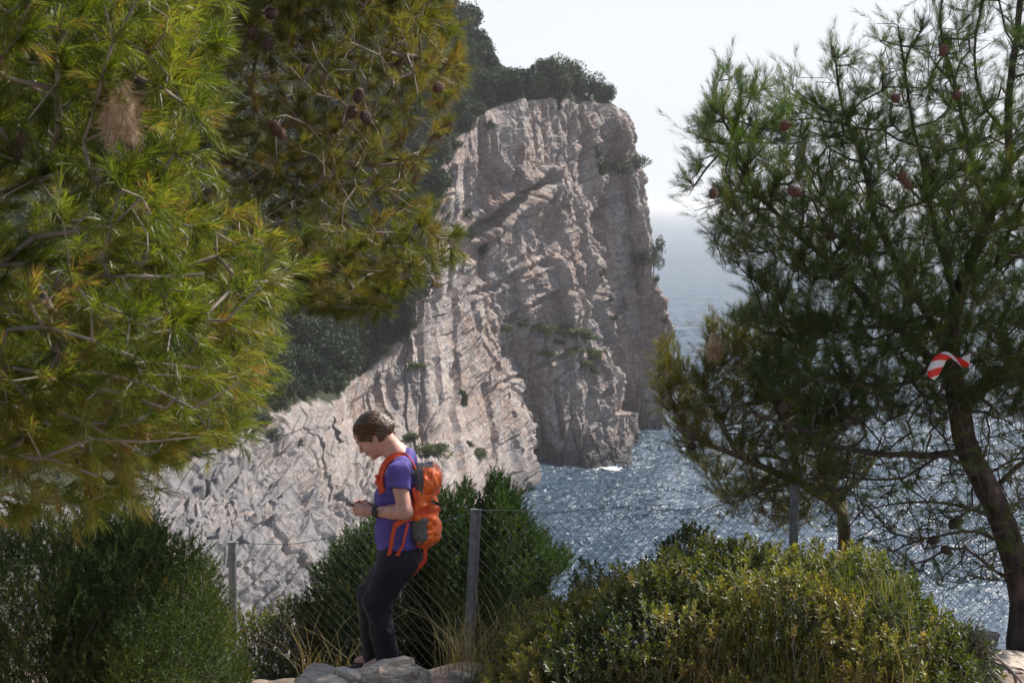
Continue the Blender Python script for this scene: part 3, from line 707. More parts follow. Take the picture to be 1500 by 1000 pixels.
def needles(mb, org, d, slen, M, nlen, width, ang=(18, 55), tint=.4, tvar=.12, rng=RNG, droop=0., rad=.002, two=False):
    """M needles on each shoot (org, direction d, length slen)"""
    S = len(org); d = nrm(d); u, w = perp(d)
    t = rng.uniform(0, 1, (S, M))**.7; az = rng.uniform(0, 2*np.pi, (S, M))
    an = np.radians(rng.uniform(ang[0], ang[1], (S, M))*(1.15-.5*t))
    side = u[:, None]*np.cos(az)[..., None]+w[:, None]*np.sin(az)[..., None]
    nd = d[:, None]*np.cos(an)[..., None]+side*np.sin(an)[..., None]
    b0 = org[:, None]+d[:, None]*(t*np.broadcast_to(slen, (S,))[:, None])[..., None]+side*rad
    L = (nlen*rng.uniform(.7, 1.15, (S, M)))[..., None]
    nd = nrm(nd+np.array([0, 0, -droop])*rng.uniform(.3, 1, (S, M))[..., None])
    fl = nrm(np.cross(nd, nrm(rng.normal(0, 1, (S, M, 3)))))
    tip = b0+nd*L; tn = np.clip(np.broadcast_to(tint, (S,))[:, None]+rng.normal(0, tvar, (S, M)), 0, 1)
    if two:
        mid = b0+nd*L*.55; tip = mid+nrm(nd+np.array([0, 0, -.35*droop-.12]))*L*.45
        v = np.stack([b0-fl*width*.5, b0+fl*width*.5, mid+fl*width*.45, mid-fl*width*.45, tip], 2).reshape(-1, 3)
        n = S*M; i = np.arange(n)[:, None]*5
        mb_off = mb.n; mb.add(v, i+np.array([[0, 1, 2, 3]]), np.repeat(tn.ravel(), 5))
        mb.f.setdefault(3, []).append(i+np.array([[3, 2, 4]])+mb_off)
    else:
        v = np.stack([b0-fl*width*.5, b0+fl*width*.5, tip], 2).reshape(-1, 3)
        mb.add(v, np.arange(S*M*3).reshape(-1, 3), np.repeat(tn.ravel(), 3))
def shoots(tree, rng, up=.5, side=3, slen=.09, out=None, tmean=.4, tvar=.2, spread=.8, brown=.04, dmin=0.):
    """shoot frames at the tips of a grown tree"""
    pos = np.array(tree.pos); dr = np.array(tree.dirn); tp = np.array(tree.tips); par = np.array(tree.par)
    O, D, L, T = [], [], [], []
    base_t = np.clip(tmean+.5*tvar*fbm(pos[tp]*1.6, 2, 77)+rng.normal(0, tvar*.5, len(tp)), 0, .92)
    base_t = np.where(rng.uniform(size=len(tp)) < brown, 1., base_t)
    for q in range(side+1):
        k = tp.copy()
        for _ in range(q % 3 if q else 0): k = np.where(par[k] >= 0, par[k], k)
        d = nrm(dr[k]+rng.normal(0, spread*(.35 if q == 0 else .8), (len(k), 3))+np.array([0, 0, up]))
        O.append(pos[k]-d*.01); D.append(d); L.append(slen*rng.uniform(.7, 1.3, len(k))*(1.15 if q == 0 else .85)); T.append(base_t)
    return np.concatenate(O), np.concatenate(D), np.concatenate(L), np.concatenate(T)
def cone_mesh(L=.075, seed=0, mat='cone'):
    """pine cone: tapering body covered by spiral scales"""
    mb = MB(); z = np.linspace(0, 1, 9); prof = .42*np.sin(np.pi*np.clip(z*.86+.1, 0, 1))**.8
    mb.tube(np.stack([0*z, 0*z, z*L], 1), np.maximum(prof*L*.85, .002), 8)
    for i in range(70):
        t = (i+.5)/70; a = i*2.39996; rz = .42*math.sin(math.pi*min(1, t*.86+.1))**.8*L*.8; c = np.array([math.cos(a), math.sin(a), 0]); s_ = np.array([-math.sin(a), math.cos(a), 0]); up = np.array([0, 0, 1.])
        o = c*rz+up*t*L; w = L*.075; h = L*.09
        v = [o-s_*w, o+s_*w, o+s_*w*.7+c*w*1.1+up*h, o-s_*w*.7+c*w*1.1+up*h, o+c*w*.8-up*h*.3]
        mb.add(v, [[0, 1, 2, 3]]); mb.f.setdefault(3, []).append(np.array([[0, 4, 1], [0, 3, 4], [1, 4, 2], [3, 2, 4]])+mb.n-5)
    return mb.mesh('cone', MAT[mat])
CONES = {k: cone_mesh(.075, 0, k) for k in ('cone', 'brown_cone')}
def put_cones(root, pts, s, mat='cone', rng=RNG, name='cone', label=None):
    for p in pts:
        c = link(name, CONES[mat], root); c.location = p; c.scale = (s, s, s)
        c.rotation_euler = (rng.uniform(1.6, 3.2), rng.uniform(-.6, .6), rng.uniform(0, 6))
        if label: c['label'] = label
def nest_mesh(p, L, r, seed):
    """brush-like tangle of dead needles and silk"""
    mb = MB(); n = 12; z = np.linspace(0, 1, n)
    pts = np.stack([.05*L*np.sin(z*5), .04*L*np.cos(z*4), z*L], 1)+np.array(p); rad = r*(.35+.65*np.sin(np.pi*z**.8))*1.0
    mb.tube(pts, np.maximum(rad, .004), 14, rough=.35, seed=seed)
    g = np.random.default_rng(seed); S = 420; a = g.uniform(0, 6.28, S); zz = g.uniform(0, 1, S)
    rr_ = r*(.35+.65*np.sin(np.pi*zz**.8)); o = np.stack([np.cos(a)*rr_*.9, np.sin(a)*rr_*.9, zz*L], 1)+np.array(p)
    d = nrm(np.stack([np.cos(a)*.5, np.sin(a)*.5, g.normal(-.8, .6, S)], 1))
    needles(mb, o, d, .01, 3, .05, .0016, (5, 30), .5, rng=g); return mb.mesh('nest', MAT['silk'])

# ---- near pine on the left, sunlit long needles
def near_pine():
    t = Tree(21)
    root_p = P(-560, 1050, 5.2); root_p[2] = ground_z(root_p[0], root_p[1])
    Y = 4.9
    t.limb([root_p, P(-540, 700, 5.2), P(-500, 400, 5.1), P(-480, 100, 5.0), P(-430, -300, 4.9)], .11, .05)
    L = lambda pts, r0=.026, r1=.007: t.limb([P(q[0], q[1], q[2]-(.35 if q[0] > -100 else 0)) for q in pts], r0*.5, r1*.5, at=1)
    L([(-490,350,5.1),(-250,330,4.9),(-60,290,4.7),(35,272,4.6),(75,225,4.55),(90,190,4.5),(130,165,4.5)])
    L([(-495,450,5.1),(-200,420,4.8),(0,388,4.5),(90,395,4.45),(190,405,4.4),(300,400,4.4)])
    L([(-500,560,5.1),(-200,560,4.7),(0,540,4.4),(80,560,4.3),(170,575,4.25),(240,600,4.2)])
    L([(-480,200,5.0),(-200,150,4.9),(0,60,4.8),(120,60,4.8),(230,40,4.8)], .03)
    L([(-430,-200,5.0),(-100,-120,4.9),(150,-100,4.8),(260,-60,4.7)], .03)
    L([(-500,640,5.1),(-250,680,4.6),(-60,670,4.3),(60,670,4.2),(140,700,4.2)])
    L([(0,388,4.5),(60,340,4.45),(160,330,4.4),(230,260,4.5),(290,170,4.6)], .016, .005)
    L([(90,395,4.45),(150,450,4.35),(240,470,4.3),(330,470,4.3),(380,420,4.35)], .014, .005)
    L([(0,540,4.4),(20,480,4.3),(110,490,4.2),(210,530,4.2),(300,540,4.2)], .014, .005)
    L([(80,560,4.3),(170,545,4.2),(290,600,4.2),(350,560,4.2)], .012, .004)
    L([(130,165,4.5),(170,150,4.5),(215,150,4.5),(250,120,4.5)], .012, .004)
    L([(35,272,4.6),(120,250,4.5),(200,300,4.5),(280,330,4.5)], .014, .004)
    L([(90,395,4.45),(130,430,4.4),(150,500,4.4),(200,500,4.4)], .012, .004)
    L([(60,670,4.2),(150,640,4.2),(230,650,4.2),(290,640,4.2)], .010, .003)
    L([(0,540,4.4),(60,600,4.3),(130,620,4.3),(200,660,4.3)], .012, .004)
    L([(150,380,4.4),(155,340,4.4),(150,300,4.4),(175,270,4.4)], .012, .004)
    poly = [(-420,-320),(330,-320),(330,-40),(312,60),(300,110),(318,160),(300,240),(312,300),(350,345),(430,362),(440,385),(398,430),(372,470),(392,510),(385,560),(382,590),(340,640),(300,660),(240,680),(215,715),(170,740),(90,755),(0,770),(-420,790)]
    holes = [[(250,262),(330,250),(345,300),(300,325),(245,300)]]
    tips = sample_volume(poly, 4400, 4.65, .95, 120, t.rng, holes); tips = tips[fbm(tips*2.1, 2, 8) > -.05]
    t.grow(tips, .07, .05, .05)
    T, tw = t.wood(None, None, .0022, .02, .03)
    root = empty('sunlit_pine', root_p)
    link('trunk', T.mesh('trunk', MAT['bark'], True), root); link('branches', tw.mesh('branches', MAT['twig'], True), root)
    g = t.rng; mb = MB()
    O, D, Ls, Tn = shoots(t, g, .18, 2, .085, tmean=.50, tvar=.5, spread=.8, brown=.03)
    D = nrm(D+np.array([.35, -.1, 0]))
    needles(mb, O, D, Ls, 50, .054, .0016, (14, 50), Tn, .16, g, .22, .002, True)
    link('crown', mb.mesh('crown', MAT['needle_near']), root)
    tag(root, 'near pine at the left with long sunlit yellow-green needles', 'tree')
    put_cones(root, [P(x, y, Yc) for x, y, Yc in ((28,195,4.1),(20,205,4.15),(185,188,4.1),(192,104,4.1),(198,118,4.1))], .7, 'cone', g)
    nest = link('dead_nest', nest_mesh(P(176, 198, 3.95), .14, .035, 5)); tag(nest, 'pale brown brushy nest of dead needles hanging in the sunlit near pine', 'nest')
near_pine()

# ---- second pine behind it, twiggy, with dark cones
def twiggy_pine():
    t = Tree(33); root_p = P(-420, 900, 8.3); root_p[2] = ground_z(root_p[0], root_p[1])
    t.limb([root_p, P(-380, 600, 8.3), P(-250, 300, 8.2), P(-120, 60, 8.0), P(50, -250, 7.9)], .15, .06)
    L = lambda pts, r0=.035, r1=.008: t.limb([P(*q) for q in pts], r0, r1, at=1)
    L([(-250,300,8.2),(0,260,7.8),(200,290,7.4),(330,275,7.2),(410,258,7.1),(470,300,7.0),(520,345,7.0),(545,362,7.0),(590,366,7.0)])
    L([(-120,60,8.0),(100,60,7.6),(280,60,7.4),(410,50,7.2),(470,70,7.1),(540,95,7.1),(620,90,7.1)], .04)
    L([(-50,-50,8.0),(200,-60,7.7),(400,-40,7.4),(520,-20,7.2),(610,10,7.2)], .035)
    L([(200,290,7.4),(350,200,7.2),(470,180,7.1),(560,170,7.0),(640,120,7.0)], .02, .005)
    L([(330,275,7.2),(450,235,7.0),(560,245,7.0),(620,225,7.0),(655,200,7.0)], .016, .004)
    L([(200,290,7.4),(300,360,7.1),(420,390,7.0),(520,400,7.0),(600,400,7.0)], .02, .005)
    L([(300,360,7.1),(420,430,7.0),(500,450,7.0),(560,455,7.0)], .012, .004)
    poly = [(140,-300),(640,-300),(640,0),(668,60),(680,110),(660,140),(655,190),(615,225),(600,260),(598,300),(640,300),(672,325),(668,370),(640,405),(590,420),(570,450),(520,462),(450,450),(400,420),(360,420),(280,400),(150,400)]
    holes = [[(305,262),(345,250),(350,290),(315,300)],[(595,180),(640,160),(630,215),(600,215)],[(520,290),(580,275),(590,300),(535,325)]]
    tips = sample_volume(poly, 3000, 7.2, 1.0, 110, t.rng, holes)
    t.grow(tips, .09, .07, .08)
    T, tw = t.wood(None, None, .0022, .022, .035)
    root = empty('twiggy_pine', root_p)
    link('trunk', T.mesh('trunk', MAT['bark'], True), root); link('branches', tw.mesh('branches', MAT['twig'], True), root)
    g = t.rng; O, D, Ls, Tn = shoots(t, g, .15, 3, .07, tmean=.5, tvar=.45, brown=.06)
    pos = np.array(O); x, y = proj(pos); dens = vnoise(pos*1.1, 5); inner = (x < 620) & (y > 60) & (y < 330) & (x > 280)
    keep = g.uniform(size=len(O)) < np.where(inner, .5+.4*dens, .95)
    mb = MB(); needles(mb, O[keep], D[keep], Ls[keep], 50, .062, .0022, (15, 50), Tn[keep], .10, g, .1, .003)
    link('crown', mb.mesh('crown', MAT['needle_mid']), root)
    tag(root, 'twiggy pine behind the sunlit one with brown bare twigs and dark cones', 'tree')
    put_cones(root, [P(x, y, 6.3) for x, y in ((345,20),(404,20),(370,42),(395,55),(357,60),(350,15),(528,130),(530,163),(522,160),(448,100))], .8, 'cone', g)
    put_cones(root, [P(x, y, 6.3) for x, y in ((405,180),(395,176),(410,188),(648,124))], .7, 'brown_cone', g, label='reddish brown cone among dark twigs')
    for x0, y0 in ((618,232),(628,210),(640,205),(655,200),(648,190),(636,196),(605,270),(600,255)):
        c = P(x0, y0, 6.95); d = nrm(np.array([[.5, 0, g.uniform(.3, 1.4)]]))[0]; b_ = MB(); b_.tube([c, c+d*.03, c+d*.055], [.004, .008, .003], 6); link('catkin', b_.mesh('catkin', MAT['brown_cone']), root)
twiggy_pine()

# ---- big dark pine on the right
def right_pine():
    t = Tree(44); b0 = P(1496, 932, 9.6)
    t.limb([b0-np.array([0, 0, .25]), b0, P(1500, 870, 9.62), P(1478, 790, 9.7), P(1440, 700, 9.85), P(1412, 640, 9.95), P(1402, 580, 10.0), P(1390, 520, 10.0), P(1402, 440, 10.1), P(1425, 380, 10.15)], .092, .044)
    t.limb([P(1425, 380, 10.15), P(1440, 340, 10.2), P(1478, 240, 10.3), P(1482, 120, 10.3), P(1500, -40, 10.3), P(1520, -260, 10.3)], .036, .012, at=1)
    L = lambda pts, r0=.035, r1=.008: t.limb([P(*q) for q in pts], r0*.58, r1*.7, at=1)
    L([(1402,560,10.0),(1340,500,9.9),(1270,440,9.8),(1190,360,9.7),(1120,300,9.7),(1065,225,9.7),(1020,270,9.7)], .05)
    L([(1390,520,10.0),(1330,420,10.0),(1290,330,10.1),(1260,230,10.1),(1235,150,10.1),(1215,70,10.1)], .045)
    L([(1402,440,10.1),(1370,330,10.1),(1345,220,10.1),(1330,120,10.1),(1315,40,10.1)], .04)
    L([(1450,330,10.2),(1420,220,10.2),(1400,120,10.2),(1375,40,10.2),(1390,-60,10.2)], .03)
    L([(1482,200,10.3),(1440,150,10.2),(1430,60,10.2),(1450,-40,10.2)], .02)
    L([(1425,660,9.9),(1330,668,9.8),(1240,655,9.6),(1160,625,9.5),(1090,600,9.4),(1030,590,9.4)], .045)
    L([(1440,700,9.85),(1380,668,9.6),(1320,700,9.5),(1230,700,9.4),(1150,690,9.4)], .02, .006)
    L([(1478,800,9.7),(1420,778,9.6),(1340,790,9.5),(1280,770,9.5)], .02, .005)
    L([(1486,850,9.65),(1450,830,9.5),(1400,800,9.4),(1330,830,9.4),(1290,780,9.4)], .018, .004)
    L([(1460,760,9.75),(1400,740,9.6),(1330,735,9.5),(1270,745,9.5)], .025, .005)
    L([(1400,580,10.0),(1460,560,10.1),(1540,540,10.3),(1640,500,10.5)], .05)
    L([(1402,440,10.1),(1340,470,9.8),(1240,480,9.6),(1160,470,9.5),(1110,450,9.5)], .035)
    L([(1392,500,10.0),(1330,560,9.7),(1230,560,9.5),(1140,540,9.4)], .03)
    L([(1440,340,10.2),(1540,300,10.4),(1650,230,10.5)], .04)
    L([(1478,240,10.3),(1560,150,10.5),(1640,60,10.5)], .03)
    L([(1450,720,9.85),(1520,660,10.),(1620,640,10.2)], .03)
    L([(1490,860,9.6),(1540,780,9.7),(1620,740,9.9)], .02)
    g = t.rng
    poly = [(1000,290),(1015,205),(1055,110),(1070,85),(1090,130),(1130,110),(1165,95),(1175,130),(1200,150),(1215,70),(1250,80),(1275,150),(1285,60),(1310,30),(1320,100),(1345,40),(1355,-40),(1400,-120),(1460,-60),(1500,-260),(1720,-300),(1800,560),(1620,700),(1480,610),(1300,620),(1180,630),(1100,560),(1150,505),(1080,470),(1105,420),(1060,400),(1040,340)]
    holes = [[(1432,60),(1470,20),(1472,110),(1440,130)],[(1005,300),(1040,215),(1065,270),(1045,320)]]
    tips = sample_volume(poly, 8200, lambda x, y: 9.9+.25*(x-1000)/500, 1.25, 170, g, holes)
    x_, y_ = proj(tips); tips = tips[g.uniform(size=len(tips)) < np.clip((y_+90)/340, .30, 1)*np.where(y_ > 250, 1, .9)]
    t.grow(tips, .1, .05, .22, .6)
    # spiky leaders standing up against the sky
    lead = [P(x, y, Y) for x, y, Y in ((1070,85,9.7),(1060,130,9.7),(1110,115,9.7),(1165,95,9.8),(1150,150,9.8),(1218,62,10),(1238,75,10.),(1250,100,10),(1285,35,10.1),(1310,35,10.1),(1300,80,10.),(1340,45,10.1),(1362,5,10.1),(1375,60,10.1),(1408,75,10.2),(1425,120,10.2),(1465,55,10.2),(1480,10,10.2),(1195,120,10),(1130,160,9.8),(1005,262,9.7),(1000,190,9.7),(1030,180,9.7),(1090,130,9.8))]
    t.grow(np.array(lead), .1, .02, .35, .6)
    # bare thin twigs low down between the trunk and the fence
    n_f = len(t.tips)
    bare = sample_volume([(1130,640),(1300,600),(1520,600),(1700,640),(1680,860),(1480,850),(1380,860),(1290,830),(1230,790)], 2000, 9.7, .8, 90, g)
    t.grow(bare, .12, .08, -.15, .5); bt = t.tips[n_f:]; t.tips = t.tips[:n_f]
    T, tw = t.wood(None, None, .0022, .024, .045)
    root = empty('dark_pine', b0)
    link('trunk', T.mesh('trunk', MAT['bark'], True), root); link('branches', tw.mesh('branches', MAT['darktwig'], True), root)
    O, D, Ls, Tn = shoots(t, g, .85, 2, .13, tmean=.5, tvar=.4, spread=.6, brown=.02)
    mb = MB(); needles(mb, O, D, Ls, 44, .062, .0020, (14, 46), Tn, .13, g, 0., .003)
    t.tips = [k for k in bt if g.uniform() < .28]; O, D, Ls, Tn = shoots(t, g, .2, 1, .07, tmean=.7, tvar=.3, brown=.1)
    needles(mb, O, D, Ls, 34, .06, .0024, (12, 50), Tn, .1, g)
    link('crown', mb.mesh('crown', MAT['needle_dark']), root)
    tag(root, 'big dark pine at the right with a leaning thick trunk', 'tree')
    put_cones(root, [P(x, y, 9.2) for x, y in ((1407,755),(1397,762),(1376,788),(1380,802),(1150,590),(1218,330),(1225,342))], .95, 'cone', g)
    put_cones(root, [P(x, y, 8.9) for x, y in ((1047,275),(1143,182),(1153,181),(1158,272),(1165,275),(1325,250),(1324,262),(1311,140),(1385,65),(1406,136))], .85, 'brown_cone', g, label='reddish brown cone high in the dark crown')
    return t
right_pine()

# ---- small pine behind the fence, low on the slope
def small_pine():
    t = Tree(55); b0 = P(1238, 830, 10.9); b0[2] = ground_z(b0[0], b0[1])-.05
    t.limb([b0, P(1240, 800, 10.9), P(1236, 745, 10.9), P(1215, 715, 10.8)], .055, .04)
    L = lambda pts, r0=.035, r1=.007: t.limb([P(*q) for q in pts], r0, r1, at=1)
    L([(1236,745,10.9),(1200,722,10.7),(1165,705,10.6),(1130,688,10.5),(1080,668,10.4),(1040,655,10.4),(1000,625,10.3),(985,580,10.3)])
    L([(1236,745,10.9),(1240,715,10.9),(1270,690,10.9),(1290,640,10.9)], .025)
    L([(1165,705,10.6),(1160,650,10.6),(1130,580,10.5),(1120,520,10.5)], .02)
    L([(1080,668,10.4),(1050,610,10.3),(1030,560,10.3),(1045,520,10.3)], .014)
    L([(1200,722,10.7),(1200,660,10.7),(1215,600,10.7),(1200,560,10.7)], .018)
    L([(1165,705,10.6),(1110,720,10.4),(1070,730,10.4),(1050,700,10.4)], .012)
    poly = [(960,560),(965,515),(985,495),(1000,540),(1035,555),(1030,490),(1045,470),(1075,470),(1100,450),(1120,480),(1150,480),(1200,520),(1300,560),(1310,640),(1270,700),(1200,760),(1130,780),(1060,750),(1035,700),(1000,670),(985,640)]
    tips = sample_volume(poly, 1900, 10.5, .7, 110, t.rng); x_, y_ = proj(tips); tips = tips[(fbm(tips*2.4, 2, 19) > -.2) | (x_ < 1040)]
    t.grow(tips, .1, .05, .3, .5)
    T, tw = t.wood(None, None, .0024, .025, .03)
    root = empty('small_pine', b0)
    link('trunk', T.mesh('trunk', MAT['bark'], True), root); link('branches', tw.mesh('branches', MAT['twig'], True), root)
    g = t.rng; O, D, Ls, Tn = shoots(t, g, .8, 2, .12, tmean=.6, tvar=.4, spread=.6, brown=.03)
    k = g.uniform(size=len(O)) < .85
    mb = MB(); needles(mb, O[k], D[k], Ls[k], 38, .062, .0021, (12, 44), Tn[k], .12, g, 0., .003)
    link('crown', mb.mesh('crown', MAT['needle_small']), root)
    tag(root, 'small yellow-green pine leaning out behind the fence below the dark pine', 'tree')
    put_cones(root, [P(x, y, 9.9) for x, y in ((1010,640),(1016,650))], .9, 'cone', g)
    nest = link('dead_nest', nest_mesh(P(1046, 524, 10.1), .16, .045, 6)); tag(nest, 'pale tan nest on top of the small pine in front of the sea', 'nest')
small_pine()

# ------------------------------------------------------------------ near bushes
def bush(name, label, polys, Y, D, n, M, nlen, wid, mat, ground=True, slen=.10, seed=1, up=.8, tmean=.45, tvar=.35, ang=(14, 42), brown=.01, edge=60, stems=6, outw=.6, stemmat='darktwig', clump=.4, cat='shrub', jit=.28, spire=.13):
    g = np.random.default_rng(seed); P0 = []
    for poly, w in polys: P0.append(sample_volume(poly, int(n*w), Y, D, edge, g))
    p = np.concatenate(P0); keep = fbm(p*2.6, 2, seed) > -clump-.35; p = p[keep]
    lo, hi = p.min(0), p.max(0); c = (lo+hi)/2; gx, gy = c[0], c[1]
    hf = (p[:, 2]-lo[2])/(hi[2]-lo[2]); sp = vnoise(np.stack([p[:, 0]*6.5, p[:, 1]*6.5, 0*hf], -1), seed)+.5*vnoise(np.stack([p[:, 0]*17, p[:, 1]*17, 0*hf], -1), seed+1)
    p[:, 2] += spire*hf*sp; p[:, 0] += .05*vnoise(p*5., seed+2)
    root = empty(name, (gx, gy, float(ground_z(gx, gy))))
    centre = np.array([gx, gy, lo[2]])
    d = nrm(nrm(p-centre)*outw+np.array([0, 0, up])+g.normal(0, jit, p.shape))
    cl = fbm(p*3.2, 2, seed+5)
    tn = np.clip(tmean+tvar*cl*.9+g.normal(0, .1, len(p)), 0, .93); tn = np.where(g.uniform(size=len(p)) < brown, 1., tn)
    mb = MB(); needles(mb, p, d, slen*g.uniform(.6, 1.25, len(p)), M, nlen, wid, ang, tn, .07, g, 0., .001)
    link('foliage', mb.mesh('foliage', MAT[mat]), root)
    st = MB(); base = np.array([gx, gy, float(ground_z(gx, gy))-.05])
    for k in range(stems):
        e = p[g.integers(len(p))]; b0 = base+np.array([g.uniform(-.4, .4)*(hi[0]-lo[0])*.6, g.uniform(-.15, .15), 0]); b0[2] = ground_z(b0[0], b0[1])-.05
        q = catmull([b0, b0*.6+e*.4+g.normal(0, .04, 3), e], 6); st.tube(q, np.linspace(.02, .006, len(q)), 6)
    k = g.integers(0, len(p), min(len(p), 900)); st.segs(p[k]-d[k]*g.uniform(.05, .3, (len(k), 1)), p[k], .003, .0015, 3)
    link('stems', st.mesh('stems', MAT[stemmat]), root)
    tag(root, label, cat); return root
bush('juniper_bush', 'big dark green feathery juniper bush filling the lower left corner',
     [([(-160,1150),(-160,770),(0,768),(40,772),(60,758),(75,778),(110,772),(135,780),(150,765),(170,782),(185,768),(230,800),(260,1150)], .55), ([(60,1150),(90,800),(148,790),(190,762),(205,748),(214,770),(226,756),(238,785),(252,790),(262,815),(276,810),(284,838),(296,830),(304,862),(318,880),(318,905),(332,915),(330,945),(345,965),(352,1010),(370,1150)], .5)],
     6.95, 1.0, 26000, 26, .016, .0042, 'juniper', seed=61, slen=.085, edge=90, up=.45, tmean=.46, tvar=.42, ang=(25, 70), clump=.35, outw=.9, jit=.55)
bush('juniper_tree', 'dark green juniper behind the fence rising around the woman',
     [([(470,1010),(455,960),(446,900),(470,872),(462,850),(490,835),(484,815),(512,800),(508,785),(540,785),(552,765),(585,775),(620,800),(640,1010)], .36), ([(600,1010),(606,800),(615,755),(630,742),(640,722),(655,742),(672,728),(684,716),(692,745),(715,760),(730,1010)], .36), ([(690,1010),(700,790),(708,745),(720,722),(733,706),(748,722),(766,732),(760,752),(776,768),(772,790),(795,795),(800,812),(832,822),(820,845),(800,855),(785,900),(760,1010)], .28)],
     11.0, .8, 14000, 32, .024, .0060, 'juniper_far', seed=62, slen=.12, edge=60, up=.5, tmean=.46, tvar=.42, ang=(25, 65), stems=10, clump=.35, brown=.012, outw=.8, jit=.45, spire=.06)
bush('hedge_shrub', 'low small leaved shrub behind the wire between the juniper bush and the woman',
     [([(340,1060),(345,900),(380,893),(430,896),(470,905),(500,950),(520,1060)], 1.)], 10.9, .35, 2600, 12, .024, .012, 'glossy', seed=63, slen=.06, edge=30, up=.5, ang=(30, 80), tmean=.5)

def leafy(name, label, poly, Y, D, n, seed, mat='glossy', leafL=.031, leafW=.0145, per=13, tmean=.66, tvar=.4, edge=90):
    """broad leaved shrub: folded oval leaves round short twigs"""
    g = np.random.default_rng(seed); p = sample_volume(poly, n, Y, D, edge, g); p = p[fbm(p*3.4, 2, seed) > -.42]
    S = len(p); lo, hi = p.min(0), p.max(0); c = (lo+hi)/2; root = empty(name, (c[0], c[1], float(ground_z(c[0], c[1]))))
    p = p+(.06*np.stack([fbm(p*4, 2, k) for k in (1, 2, 3)], -1)); lift = fbm(p*2.0+5, 2, seed+1)
    d = nrm(nrm(p-np.array([c[0], c[1], lo[2]-.3]))*.5+np.array([0, -.1, .75])+g.normal(0, .35, p.shape)); u, w = perp(d)
    cl = fbm(p*2.6, 3, seed+3); tn = np.clip(tmean+tvar*cl+g.normal(0, .08, S), 0, .9); tn = np.where(g.uniform(size=S) < .03, 1, tn)
    t = np.linspace(.1, 1, per)[None]*np.ones((S, 1)); az = np.arange(per)[None]*2.4+g.uniform(0, 6.28, (S, 1))
    side = u[:, None]*np.cos(az)[..., None]+w[:, None]*np.sin(az)[..., None]; an = np.radians(g.uniform(35, 75, (S, per)))*(1.2-.5*t)
    ld = nrm(d[:, None]*np.cos(an)[..., None]+side*np.sin(an)[..., None]); b0 = p[:, None]+d[:, None]*(t*.075*g.uniform(.6, 1.2, (S, 1)))[..., None]
    L = (leafL*g.uniform(.6, 1.2, (S, per)))[..., None]; fl = nrm(np.cross(ld, d[:, None]+g.normal(0, .25, (S, per, 3)))); up = np.cross(fl, ld)
    W = leafW*L/leafL
    v = np.stack([b0, b0+ld*L*.5+fl*W*.5+up*W*.22, b0+ld*L, b0+ld*L*.5-fl*W*.5+up*W*.22, b0+ld*L*.5], 3-1)
    v = np.stack([b0, b0+ld*L*.3+fl*W*.42+up*W*.2, b0+ld*L*.7+fl*W*.42+up*W*.18, b0+ld*L, b0+ld*L*.7-fl*W*.42+up*W*.18, b0+ld*L*.3-fl*W*.42+up*W*.2], 2).reshape(-1, 3)
    n_ = S*per; i = np.arange(n_)[:, None]*6; tt = np.clip(np.repeat(tn, per)+g.normal(0, .08, n_), 0, 1)
    mb = MB(); mb.add(v, np.concatenate([i+np.array([[0, 1, 2, 3]]), i+np.array([[0, 3, 4, 5]])]), np.repeat(tt, 6))
    link('leaves', mb.mesh('leaves', MAT[mat]), root)
    st = MB(); kk = g.uniform(size=S) < .3; st.segs((p-d*g.uniform(.04, .14, (S, 1)))[kk], (p+d*.07)[kk], .0026, .0014, 3)
    for k in range(26):
        e = p[g.integers(S)]; b0 = np.array([e[0]+g.uniform(-.3, .3), c[1], 0]); b0[2] = ground_z(b0[0], b0[1])-.05; q = catmull([b0, b0*.5+e*.5+g.normal(0, .05, 3), e], 6); st.tube(q, np.linspace(.012, .004, len(q)), 5)
    link('stems', st.mesh('stems', MAT['twig']), root); tag(root, label, 'shrub'); return p
MOUND0 = [(700,1080),(735,990),(770,940),(800,900),(850,878),(885,860),(905,832),(950,830),(985,815),(1030,808),(1080,795),(1130,790),(1180,800),(1240,805),(1290,830),(1330,850),(1370,872),(1400,905),(1435,925),(1450,950),(1470,1000),(1480,1080)]
MOUND = [(690,1080),(712,1000),(745,965),(758,930),(790,925),(800,893),(835,896),(848,870),(872,880),(885,850),(905,862),(908,826),(930,838),(948,822),(968,835),(985,805),(1008,818),(1030,796),(1052,812),(1080,788),(1100,806),(1130,790),(1150,802),(1180,792),(1200,812),(1240,800),(1262,826),(1290,822),(1310,850),(1330,842),(1345,868),(1372,865),(1385,892),(1405,898),(1418,925),(1440,930),(1450,960),(1470,1000),(1480,1080)]
MOUND = [(x-(22 if x > 1370 else 0), y+(14 if y < 1000 else 0)) for x, y in MOUND]
leafy('glossy_shrub', 'wide mound of glossy leaved green shrub in front of the fence at the lower right', MOUND, 7.75, .85, 9500, 71, edge=60)
leafy('grey_scrub', 'grey dry scrub at the right foot of the glossy mound beside the path', [(1370,1060),(1385,965),(1410,932),(1432,940),(1445,965),(1455,1000),(1460,1060)], 7.6, .2, 700, 72, 'greyleaf', .02, .006, 12, edge=20)
leafy('leafy_shrub', 'low sparse leafy shrub with bare twigs between the fence post and the glossy mound', [(742,940),(770,900),(800,880),(850,868),(905,860),(930,850),(930,900),(860,930),(800,1000),(760,1010)], 8.8, .3, 700, 73, 'glossy', .028, .013, 9, edge=20, tmean=.6)
leafy('creeping_shrub', 'leafy shrub behind the wire left of the glossy mound, against the water', [(838,870),(845,842),(860,830),(885,835),(900,850),(930,845),(960,820),(990,790),(1000,760),(1015,775),(1040,800),(1060,840),(950,880)], 9.9, .15, 420, 74, 'glossy', .03, .014, 9, edge=14, tmean=.45)

